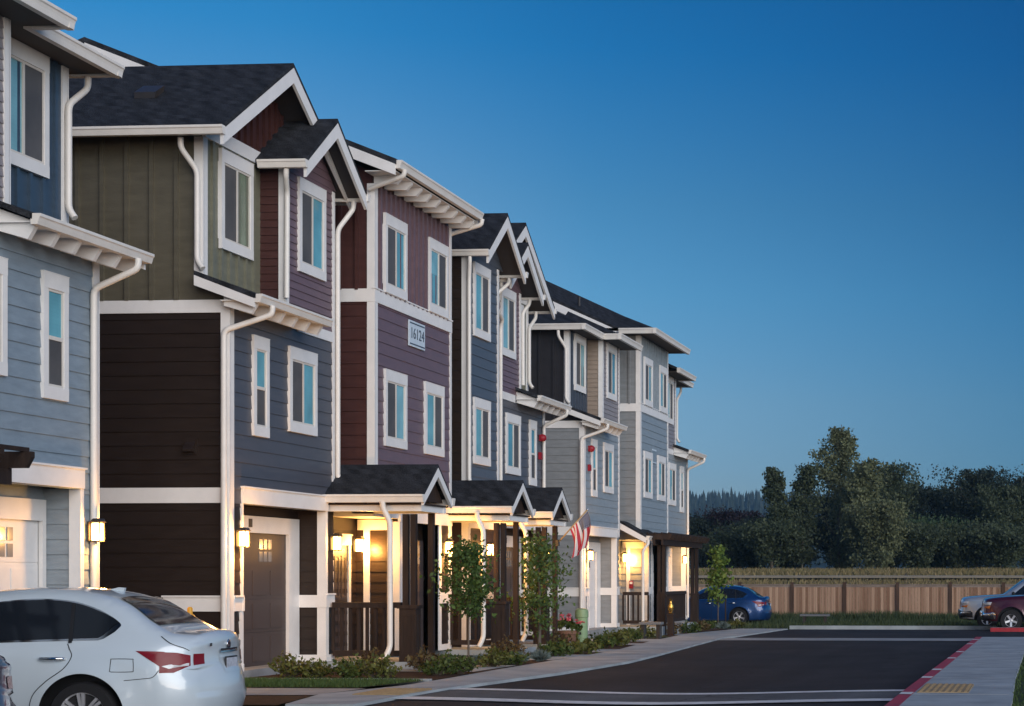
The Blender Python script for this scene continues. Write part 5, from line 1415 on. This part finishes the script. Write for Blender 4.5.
class Car:
    """body = two side skins with wheel openings + one cross strip that follows the silhouette"""
    def __init__(s, name, label, cat, loc, rz, P, wheels, r_arch, W, belt, tumble, bodymat, under=.24, cls_=0):
        s.t = thing(name, label, cat, loc, rz)
        s.P = catmull(P, 7)        # (x, z, crown)
        s.W = W; s.belt = belt; s.tumble = tumble; s.wheels = wheels; s.ra = r_arch; s.under = under
        s.xmin = min(p[0] for p in s.P); s.xmax = max(p[0] for p in s.P)
        s.zmax = max(p[1] for p in s.P)
        s.bodymat = bodymat
        s.body()
    rc = .30; rca = .17
    zf = .70; zr = 1.0
    def xlim(s, z, hi):
        z = min(z, s.zf if hi else s.zr)
        best = s.xmax if hi else s.xmin; f = None
        for a, b in zip(s.P, s.P[1:]):
            z0, z1 = a[1], b[1]
            if min(z0, z1) <= z <= max(z0, z1):
                t = 0 if abs(z1 - z0) < 1e-9 else (z - z0) / (z1 - z0); x = a[0] + (b[0] - a[0]) * t
                f = x if f is None else (max(f, x) if hi else min(f, x))
        if f is None: return best
        # sloping glass is not an end: only the lowest body part counts
        lim = s.xmax - .45 if hi else s.xmin + .45
        return max(f, lim) if hi else min(f, lim)
    def ztop(s, x):
        best = 0
        for a, b in zip(s.P, s.P[1:]):
            x0, x1 = a[0], b[0]
            if (x0 <= x <= x1) or (x1 <= x <= x0):
                t = 0 if abs(x1 - x0) < 1e-9 else (x - x0) / (x1 - x0); best = max(best, a[1] + (b[1] - a[1]) * t)
        return best
    def w(s, x, z):
        xm = (s.xmin + s.xmax) / 2; h = (s.xmax - s.xmin) / 2
        q = max(0, (abs(x - xm) / h - .55) / .45)
        pl = 1 - s.plan * q ** 2.4
        b = s.belt(x)
        if z <= b:
            lo = max(0, (.55 - z) / .55)
            y = 1 - .07 * lo ** 1.6 - .035 * max(0, (z - .62) / max(.05, b - .62)) ** 2
        else:
            y = .965 - s.tumble * (z - b)
        # flared wheel openings
        for xw in s.wheels:
            dd = math.hypot(x - xw, z - s.wz)
            y += .022 * math.exp(-((dd - s.ra) / .09) ** 2)
        zt = s.ztop(x); d = zt - z
        rr = .09
        if d < rr: y -= .085 * (1 - max(0, d) / rr) ** 2
        # rounded corners in plan
        e = min(x - s.xlim(z, 0), s.xlim(z, 1) - x)
        rc = s.rc
        if e < rc: y -= s.rca * (1 - max(0, e) / rc) ** 2.2
        return s.W / 2 * y * pl
    plan = .16; wz = .33
    def mapped(s, poly, off, cut=.07, side=1):
        pts = [Vector(p) for p in poly]; n = len(pts)
        def inside(x, z):
            c = False; j = n - 1
            for i in range(n):
                if (poly[i][1] > z) != (poly[j][1] > z) and x < (poly[j][0] - poly[i][0]) * (z - poly[i][1]) / (poly[j][1] - poly[i][1]) + poly[i][0]: c = not c
                j = i
            return c
        x0, x1 = min(p[0] for p in poly), max(p[0] for p in poly); z0, z1 = min(p[1] for p in poly), max(p[1] for p in poly)
        gx = x0 + cut * .6
        while gx < x1:
            g_ = z0 + cut * .45
            while g_ < z1:
                if inside(gx, g_) and min((gx - p[0]) ** 2 + (g_ - p[1]) ** 2 for p in poly) > (cut * .3) ** 2: pts.append(Vector((gx, g_)))
                g_ += cut
            gx += cut * 1.3
        vs, es, fs, *_ = delaunay_2d_cdt(pts, [], [list(range(n))], 1, 1e-6)
        bm = bmesh.new(); bv = [bm.verts.new((v.x, side * (s.w(v.x, v.y) + off), v.y)) for v in vs]
        for f in fs:
            ar = sum(vs[f[i]].x * vs[f[(i + 1) % len(f)]].y - vs[f[(i + 1) % len(f)]].x * vs[f[i]].y for i in range(len(f)))
            f = list(f) if (ar > 0) == (side < 0) else list(reversed(f))
            try: bm.faces.new([bv[i] for i in f])
            except ValueError: pass
        return bm
    def normals(s):
        N = []
        for i in range(len(s.P)):
            a = s.P[max(0, i - 1)]; b = s.P[min(len(s.P) - 1, i + 1)]
            dx, dz = b[0] - a[0], b[1] - a[1]; L = math.hypot(dx, dz) or 1
            N.append((dz / L * s.dirn, -dx / L * s.dirn))
        return N
    def strip_pt(s, i, v, off=0):
        x, z, c = s.P[i]; nx, nz = s.N[i]; y = s.w(x, z)
        k = (c * (1 - abs(v) ** 2.2) + off)
        return (x + nx * k, v * y, z + nz * k)
    def strip(s, i0, i1, v0, v1, off, name, m, parent=None, nv=10, thick=0):
        mb = MB(); vs = []; I = list(range(i0, i1 + 1))
        for i in I:
            for j in range(nv + 1): vs.append(s.strip_pt(i, v0 + (v1 - v0) * j / nv, off))
        fs = [(a * (nv + 1) + j, a * (nv + 1) + j + 1, (a + 1) * (nv + 1) + j + 1, (a + 1) * (nv + 1) + j) for a in range(len(I) - 1) for j in range(nv)]
        mb.add(vs, fs); return mb.build(name, m, parent or s.t, smooth=True)
    def body(s):
        # order: the path runs front bottom -> over the roof -> rear bottom; front is +x
        s.dirn = 1
        s.N = s.normals()
        u = s.under; poly = [(p[0], p[1]) for p in s.P]
        # underside with openings, rear to front
        low = []
        x = poly[-1][0]
        for xw in sorted(s.wheels):
            a = math.asin(max(-1, min(1, (u - s.wz) / s.ra)))
            low.append((xw - s.ra * math.cos(a), u))
            k = 44
            for i in range(1, k): 
                th = (math.pi - a) + (a - (math.pi - a)) * i / k
                low.append((xw + s.ra * math.cos(th), s.wz + s.ra * math.sin(th)))
            low.append((xw + s.ra * math.cos(a), u))
        full = poly + low
        bm = bmesh.new(); me = bpy.data.meshes.new('body')
        for side in (1, -1):
            b2 = s.mapped(full, 0, .06, side); tmp = bpy.data.meshes.new('t'); b2.to_mesh(tmp); b2.free(); bm.from_mesh(tmp); bpy.data.meshes.remove(tmp)
        nv = 12; idx = []
        rows = [[bm.verts.new(s.strip_pt(i, -1 + 2 * j / nv)) for j in range(nv + 1)] for i in range(len(s.P))]
        for a in range(len(rows) - 1):
            for j in range(nv): bm.faces.new((rows[a][j], rows[a][j + 1], rows[a + 1][j + 1], rows[a + 1][j]))
        bmesh.ops.remove_doubles(bm, verts=bm.verts[:], dist=.0008)
        bmesh.ops.recalc_face_normals(bm, faces=bm.faces[:])
        bm.to_mesh(me); bm.free(); me.materials.append(s.bodymat)
        me.polygons.foreach_set('use_smooth', [True] * len(me.polygons)); me.update(); me.set_sharp_from_angle(angle=R(48))
        s.b = bpy.data.objects.new('body', me); COL.objects.link(s.b); s.b.parent = s.t
        mb = MB().box(s.xmin + .25, s.xmax - .25, -s.W * .36, s.W * .36, u - .04, .62)
        for sd in (-1, 1):
            mb.box(s.xmin + .3, min(s.wheels) - s.ra - .03, sd * s.W * .36, sd * s.W * .42, u, .5)
            mb.box(min(s.wheels) + s.ra + .03, max(s.wheels) - s.ra - .03, sd * s.W * .36, sd * s.W * .42, u, .5)
        for xw in s.wheels: mb.box(xw - s.ra - .04, xw + s.ra + .04, -s.W * .385, s.W * .385, u, min(s.wz + s.ra + .035, s.ztop(xw) - .1))
        mb.build('underbody', M['blacktrim'], s.t)
    def panel(s, poly, off, name, m, parent=None, sides=(1, -1), cut=.07, smooth=True):
        out = []
        for sd in sides:
            b2 = s.mapped(poly, off, cut, sd); me = bpy.data.meshes.new(name); b2.to_mesh(me); b2.free(); me.materials.append(m)
            if smooth: me.polygons.foreach_set('use_smooth', [True] * len(me.polygons))
            o = bpy.data.objects.new(name, me); COL.objects.link(o); o.parent = parent or s.t; out.append(o)
        return out
    def seam(s, line, name='panel_gap', wdt=.005, sides=(1, -1), m=None, off=.0015, parent=None, n=8):
        pts = catmull(line, n)
        for sd in sides:
            mb = MB(); vs = []
            for i, p in enumerate(pts):
                a = pts[max(0, i - 1)]; b = pts[min(len(pts) - 1, i + 1)]; dx, dz = b[0] - a[0], b[1] - a[1]; L = math.hypot(dx, dz) or 1
                for q in (-1, 1):
                    x, z = p[0] - dz / L * wdt * q, p[1] + dx / L * wdt * q; vs.append((x, sd * (s.w(x, z) + off), z))
            mb.add(vs, [(2 * i, 2 * i + 1, 2 * i + 3, 2 * i + 2) for i in range(len(pts) - 1)])
            mb.build(name, m or M['blacktrim'], parent or s.t, smooth=True)
    def wheelset(s, r, wd=.21, spokes=7, rimr=.68, twin=True, rim_m=None):
        for xw in s.wheels:
            for sd in (-1, 1):
                yo = s.W / 2 - wd / 2 - .015
                p = [(r * rimr, -wd / 2), (r * .94, -wd / 2), (r, -wd / 2 + .03), (r, wd / 2 - .03), (r * .94, wd / 2), (r * rimr, wd / 2), (r * rimr, wd / 2 - .03)]
                ty = MB().lathe(p, (0, 0, 0), 40).build('wheel', M['tyre'], s.t, smooth=True, angle=40)
                ty.location = (xw, sd * yo, s.wz); ty.rotation_euler = (R(-90 * sd), 0, 0)
                rm = MB()
                rr = r * rimr + .004
                rm.lathe([(rr * .9, wd / 2 - .10), (rr * .93, wd / 2 - .02), (rr, wd / 2 - .004), (rr, wd / 2 - .05)], (0, 0, 0), 40)
                for k in range(spokes):
                    a = 2 * math.pi * k / spokes + .3
                    for q in ((-.11, .11) if twin else (0,)):
                        c0, s0 = math.cos(a + q * 2.2), math.sin(a + q * 2.2); c1, s1 = math.cos(a + q), math.sin(a + q)
                        rm.beam((c0 * rr * .16, s0 * rr * .16, wd / 2 - .035), (c1 * rr * .95, s1 * rr * .95, wd / 2 - .018), .028 if twin else .07, .03)
                rm.lathe([(rr * .24, wd / 2 - .06), (rr * .24, wd / 2 - .02), (rr * .1, wd / 2 - .012), (.001, wd / 2 - .012)], (0, 0, 0), 20)
                ri = rm.build('rim', rim_m or M['alloy'], ty, smooth=True, angle=35)
                MB().lathe([(rr * .9, wd / 2 - .11), (.001, wd / 2 - .11)], (0, 0, 0), 30).build('brake_disc', M['blacktrim'], ty)

# ---- sedan; the rear wheel centre is x=0, front is +x
def sedan(name, label, loc, rz, bodymat, detail=True, spokes=7, gl=None):
    P = [(3.70, .20, .10), (3.72, .36, .14), (3.70, .52, .16), (3.60, .66, .16), (3.40, .77, .12), (2.95, .88, .06), (2.46, .955, .045), (2.10, 1.04, .05),
         (1.62, 1.30, .07), (1.22, 1.465, .055), (.80, 1.535, .03), (.35, 1.535, .03), (-.02, 1.49, .03), (-.28, 1.395, .025), (-.52, 1.235, .012), (-.70, 1.135, .012),
         (-.78, 1.108, .015), (-.90, 1.085, .035), (-.965, 1.07, .07), (-.985, 1.03, .085), (-.965, .93, .10), (-.97, .80, .11), (-1.01, .68, .12), (-1.03, .52, .13), (-1.00, .34, .12), (-.94, .22, .09)]
    Car.plan = .15; Car.wz = .33
    belt = lambda x: .93 + .025 * max(0, (1.6 - x)) if x > -.3 else .9775
    c = Car(name, label, 'car', loc, rz, P, (0.0, 2.776), .405, 1.83, belt, .62, bodymat, .20)
    c.wheelset(.325, .215, spokes)
    t = c.t; n = 7
    # glass
    def between(za, zb, lo, hi):
        return [i for i, p in enumerate(c.P) if lo <= p[0] <= hi and za <= p[1] <= zb]
    ws = between(1.06, 1.45, 1.2, 2.2); c.strip(ws[0], ws[-1], -.90, .90, .014, 'windscreen', M['carglass'])
    rw = between(1.14, 1.45, -.72, .08); c.strip(rw[0], rw[-1] - 3, -.86, .87, .014, 'rear_window', gl or M['carglass'])
    top = [(1.78, 1.10), (1.45, 1.29), (1.08, 1.40), (.62, 1.455), (.25, 1.44), (-.02, 1.37), (-.21, 1.28), (-.30, 1.22), (-.315, 1.19)]
    bot = [(-.27, 1.135), (-.18, 1.07), (-.13, 1.055), (.02, 1.052), (.9, 1.03), (1.3, 1.005), (1.74, .995), (1.86, 1.03)]
    top_s = [(p[0], p[1]) for p in catmull([(a, b, 0) for a, b in top], 4)]
    chrome = top_s + bot
    # chrome surround, then the glass a touch smaller
    cx = sum(p[0] for p in chrome) / len(chrome); 
    c.panel(chrome, .004, 'window_surround', M['chrome'])
    glass = [(x - .012 if x < -.1 else x, z - .012) for x, z in top_s[:-5]] + [(-.255, 1.205), (-.235, 1.185), (-.165, 1.108), (-.12, 1.08), (.02, 1.076), (.9, 1.053), (1.3, 1.03), (1.72, 1.018), (1.80, 1.05)]
    gs = c.panel(glass, .009, 'side_window', gl or M['carglass'])
    c.seam([(.19, 1.41), (.155, 1.2), (.13, 1.03)], 'window_pillar', .018, off=.0125)
    c.seam([(1.12, 1.36), (1.10, 1.2), (1.09, 1.02)], 'window_pillar', .028, off=.0125)
    c.seam([(-.13, 1.13 + .1), (.155, 1.02), (.13, .98), (.10, .90), (.17, .78), (.33, .66), (.46, .52), (.50, .34), (.49, .22)][1:], 'door_gap', .0045)
    c.seam([(1.10, 1.01), (1.08, .8), (1.09, .5), (1.12, .24)], 'door_gap', .0045); c.seam([(2.02, 1.0), (2.13, .85), (2.12, .55), (2.06, .24)], 'door_gap', .0045)
    c.seam([(2.06, .245), (1.1, .235), (.5, .235)], 'sill_gap', .004)
    # bumper seam and boot seams
    c.seam([(-.40, .665), (-.56, .68), (-.66, .695), (-.715, .76)], 'bumper_gap', .0035)
    for xh in (.28, 1.22):
        for sd in (-1, 1):
            hm = MB(); hz = .875 if xh < 1 else .865; pts = [(xh + dx, sd * (c.w(xh, hz) + o_), hz + .005) for dx, o_ in ((-.12, .0), (-.10, .03), (0, .042), (.10, .03), (.12, .0))]
            hm.tube(pts, .016, 8); hm.build('door_handle', M['chrome'], t, smooth=True)
    # fuel flap (driver side)
    q = [(-.27, .765), (-.275, .86), (-.29, .875), (-.465, .873), (-.48, .86), (-.485, .765), (-.465, .75), (-.285, .75), (-.27, .765)]
    c.seam(q, 'fuel_flap', .0035, sides=(1,), n=3)
    # tail lamps: side part and the part that wraps on to the back
    red = [(-.50, .952), (-.72, .945), (-.86, .928), (-.950, .90), (-.955, .80), (-.84, .735), (-.72, .735), (-.72, .80), (-.62, .87)]
    tl = c.panel(red, .006, 'tail_lamp', M['redlens'], cut=.04)
    clear = [(-.74, .80), (-.80, .815), (-.945, .825), (-.945, .80), (-.80, .775)]
    for i_, sd in enumerate((1, -1)): c.panel(clear, .010, 'clear_lens', M['clearlens'], tl[i_], sides=(sd,), cut=.04)
    rear = [i for i, p in enumerate(c.P) if p[0] < -.90 and .80 <= p[1] <= .92]
    for v0, v1 in ((.76, 1.0), (-1.0, -.76)): c.strip(rear[0], rear[-1], v0, v1, .006, 'tail_lamp', M['redlens'], nv=5)
    # back: garnish bar, plate recess, plate
    def rr_(za, zb): return [i for i, p in enumerate(c.P) if p[0] < -.90 and za <= p[1] <= zb]
    g_ = rr_(.90, .985); c.strip(g_[0], g_[-1], -.36, .36, .028, 'boot_garnish', M['chrome'])
    g_ = rr_(.67, .90); c.strip(g_[0], g_[-1], -.34, .34, .004, 'plate_recess', bodymat)
    xr = c.strip_pt(g_[len(g_) // 2], 0)[0]
    pl_ = MB().box(xr - .028, xr - .014, -.155, .155, .705, .865).build('licence_plate', M['plateframe'], t)
    MB().box(xr - .031, xr - .028, -.142, .142, .72, .85).build('plate_face', M['plate'], pl_)
    c.seam([(-.70, 1.09), (-.80, 1.02), (-.90, .975), (-.94, .945)], 'boot_gap', .003)
    # front lamps, grille
    c.panel([(3.62, .66), (3.35, .76), (2.98, .80), (3.05, .74), (3.40, .64), (3.62, .60)], .006, 'headlamp', M['clearlens'], cut=.05)
    fr_ = [i for i, p in enumerate(c.P) if p[0] > 3.4 and .30 <= p[1] <= .58]; c.strip(fr_[0], fr_[-1], -.5, .5, .006, 'grille', M['blacktrim'])
    for sd in (-1, 1):
        mb = MB().lathe([(.001, -.09), (.07, -.08), (.095, -.02), (.10, .03), (.085, .045), (.001, .045)], (0, 0, 0), 14); o = mb.build('door_mirror', bodymat, t, smooth=True)
        o.location = (1.86, sd * (.95), 1.03); o.rotation_euler = (0, R(-90), 0); o.scale = (.85, 1.15, 1)
    fin = MB().prism([(.14, -.018, 1.535), (-.03, -.018, 1.515), (-.04, -.018, 1.56), (.02, -.018, 1.565)], (0, .036, 0)).build('roof_fin', bodymat, t)
    return c
M['plate'] = mat('plate_face', (.45, .47, .52), .5, .25, 30)
M['plateframe'] = mat('plate_frame', (.02, .02, .022), .5, .05)
M['pearl'] = paint('white_pearl_paint', (.50, .57, .61), .08, .30)
M['bluepaint'] = paint('blue_car_paint', (.006, .042, .15), .45, .3)
M['darkpaint'] = paint('dark_plum_paint', (.075, .055, .085), .4, .3)
M['silver'] = paint('silver_paint', (.42, .46, .50), .55, .32)
M['red'] = paint('maroon_paint', (.06, .006, .013), .35, .3)
wc = sedan('parked_car', 'white saloon parked nose-in at the left, seen from its rear side', (-9.37, 16.95, -.07), R(186), M['pearl'])
# the maker's model name and round badge on the boot lid
bi = [i for i, p in enumerate(wc.P) if p[0] < -.90 and .99 <= p[1] <= 1.045]
def on_boot(v, z): 
    i = min(range(len(wc.P)), key=lambda k_: abs(wc.P[k_][1] - z) + (0 if wc.P[k_][0] < -.9 else 9)); return wc.strip_pt(i, v, .006)
p_ = on_boot(.62, 1.0); text('ALTIMA', .045, p_, (R(90), 0, R(-90 + 9)), M['blacktrim'], wc.t, 'model_badge', .002)
p_ = on_boot(0, 1.01); b_ = MB().lathe([(.0, 0), (.05, 0), (.052, .006), (.04, .008), (.0, .004)], (0, 0, 0), 20).build('maker_badge', M['chrome'], wc.t, smooth=True); b_.location = p_; b_.rotation_euler = (0, R(-90), 0)
sedan('parked_car', 'blue saloon parked nose-in beyond the last house', (-11.85, 67.6, gz(67.6) + .0), R(181), M['bluepaint'], spokes=5)
sedan('parked_car', 'dark plum car of which only a rear corner shows at the lower left edge', (-9.57, 13.2, -.14), R(183), M['darkpaint'])

# ---- full-size SUVs; front wheel centre x=0, front is +x
def suv(name, label, loc, rz, bodymat, lamp_style=0):
    P = [(.92, .36, .04), (.97, .46, .08), (.98, .62, .10), (.955, .70, .10), (.93, .84, .10), (.91, 1.00, .09), (.86, 1.08, .07), (.60, 1.14, .05), (.10, 1.185, .045), (-.42, 1.22, .04), (-.62, 1.26, .05),
         (-.92, 1.46, .07), (-1.22, 1.68, .07), (-1.40, 1.78, .055), (-1.75, 1.845, .05), (-2.6, 1.86, .05), (-3.6, 1.84, .05), (-4.0, 1.80, .05), (-4.16, 1.66, .06), (-4.24, 1.20, .06), (-4.26, .80, .06), (-4.32, .66, .07), (-4.33, .46, .07), (-4.26, .38, .05)]
    Car.plan = .09; Car.wz = .38
    c = Car(name, label, 'car', loc, rz, P, (0.0, -2.95), .47, 2.0, lambda x: 1.12, .26, bodymat, .36)
    c.wheelset(.385, .25, 5, .56, False)
    t = c.t
    ws = [i for i, p in enumerate(c.P) if -1.42 <= p[0] <= -.62 and 1.27 <= p[1] <= 1.77]; c.strip(ws[0], ws[-1], -.90, .90, .004, 'windscreen', M['carglass'])
    c.panel([(-.98, 1.20), (-1.02, 1.32), (-1.42, 1.66), (-1.62, 1.72), (-1.92, 1.735), (-1.95, 1.19)], .006, 'side_window', M['carglass'])
    c.panel([(-2.05, 1.19), (-2.03, 1.735), (-2.85, 1.74), (-2.95, 1.19)], .006, 'side_window', M['carglass'])
    c.panel([(-3.1, 1.19), (-3.02, 1.735), (-3.85, 1.70), (-4.02, 1.22)], .006, 'side_window', M['carglass'])
    c.seam([(-.72, 1.2), (-.70, .9), (-.72, .45)], 'door_gap'); c.seam([(-2.0, 1.76), (-2.0, 1.0), (-1.98, .45)], 'door_gap')
    c.seam([(.80, .98), (.0, 1.04), (-.70, 1.06), (-1.98, 1.05)], 'body_crease', .006, m=bodymat, off=.006)
    # bumper, lamps, grille
    c.panel([(.972, .42), (.975, .66), (.60, .66), (.53, .60), (.52, .42)], .02, 'bumper', M['blacktrim'] if lamp_style == 0 else M['chrome'], cut=.06)
    fb = [i for i, p in enumerate(c.P) if p[0] > .9 and .40 <= p[1] <= .67]; c.strip(fb[0], fb[-1], -1, 1, .022, 'bumper', M['blacktrim'] if lamp_style == 0 else M['chrome'])
    if lamp_style == 0: c.seam([(.97, .60), (.60, .60)], 'bumper_trim', .018, m=M['chrome'], off=.026)
    else: c.panel([(.97, .38), (.972, .58), (.62, .56), (.56, .42)], .026, 'bumper_skirt', M['blacktrim'], cut=.06)
    c.panel([(.93, .88), (.918, 1.0), (.66, 1.01), (.70, .90)], .007, 'headlamp', M['clearlens'], cut=.05)
    c.panel([(.94, .78), (.932, .86), (.70, .88), (.74, .78)], .007, 'indicator', M['amber'], cut=.05)
    fl_ = [i for i, p in enumerate(c.P) if p[0] > .88 and .78 <= p[1] <= 1.01]
    for v0, v1 in ((.62, .98), (-.98, -.62)): c.strip(fl_[0], fl_[-1], v0, v1, .008, 'headlamp', M['clearlens'], nv=5)
    c.strip(fl_[0], fl_[-1], -.58, .58, .008, 'grille', M['blacktrim']); mid = fl_[len(fl_) // 2]; c.strip(mid - 1, mid + 1, -.6, .6, .02, 'grille_bar', M['chrome'])
    for sd in (-1, 1):
        mb = MB().box(-.06, .06, -.11, .11, -.09, .10); o = mb.build('door_mirror', M['blacktrim'], t); bevel_all(o, .03, 3); o.location = (-.95, sd * 1.10, 1.26)
        c_ = MB().tube([(-1.25, sd * (c.w(-1.3, 1.0) + .03), 1.02), (-1.72, sd * (c.w(-1.3, 1.0) + .03), 1.02)][::1], .018, 6)
    for xh in (-1.82, -2.75):
        for sd in (-1, 1): MB().tube([(xh + .1, sd * c.w(xh, 1.0), 1.0), (xh + .06, sd * (c.w(xh, 1.0) + .035), 1.0), (xh - .06, sd * (c.w(xh, 1.0) + .035), 1.0), (xh - .1, sd * c.w(xh, 1.0), 1.0)], .016, 6).build('door_handle', M['blacktrim'], t, smooth=True)
    for sd in (-1, 1): MB().tube([(-1.8, sd * .62, 1.90), (-1.9, sd * .62, 1.94), (-3.7, sd * .62, 1.93), (-3.8, sd * .62, 1.88)], .02, 6).build('roof_rail', M['blacktrim'], t, smooth=True)
    return c
suv('parked_suv', 'maroon sport utility truck parked at the right edge behind the red kerb', (-1.05, 59.6, gz(59.6) - .02), R(180), M['red'], 1)
suv('parked_suv', 'silver sport utility truck half hidden behind the maroon one', (-1.98, 63.2, gz(63.2) - .02), R(180), M['silver'], 0)
# ------------------------------------------------------------------ evening air over the whole place
k = NT('air'); k.n.remove(k.b); pv_ = k.node('ShaderNodeVolumePrincipled'); pv_.inputs['Density'].default_value = .00016; pv_.inputs['Color'].default_value = (.32, .66, 1, 1)
k.link(pv_.outputs[0], k.n['Material Output'].inputs['Volume'])
o = MB().box(-1900, 1900, -80, 1720, -3, 110).build('haze', k.m); o['kind'] = 'stuff'
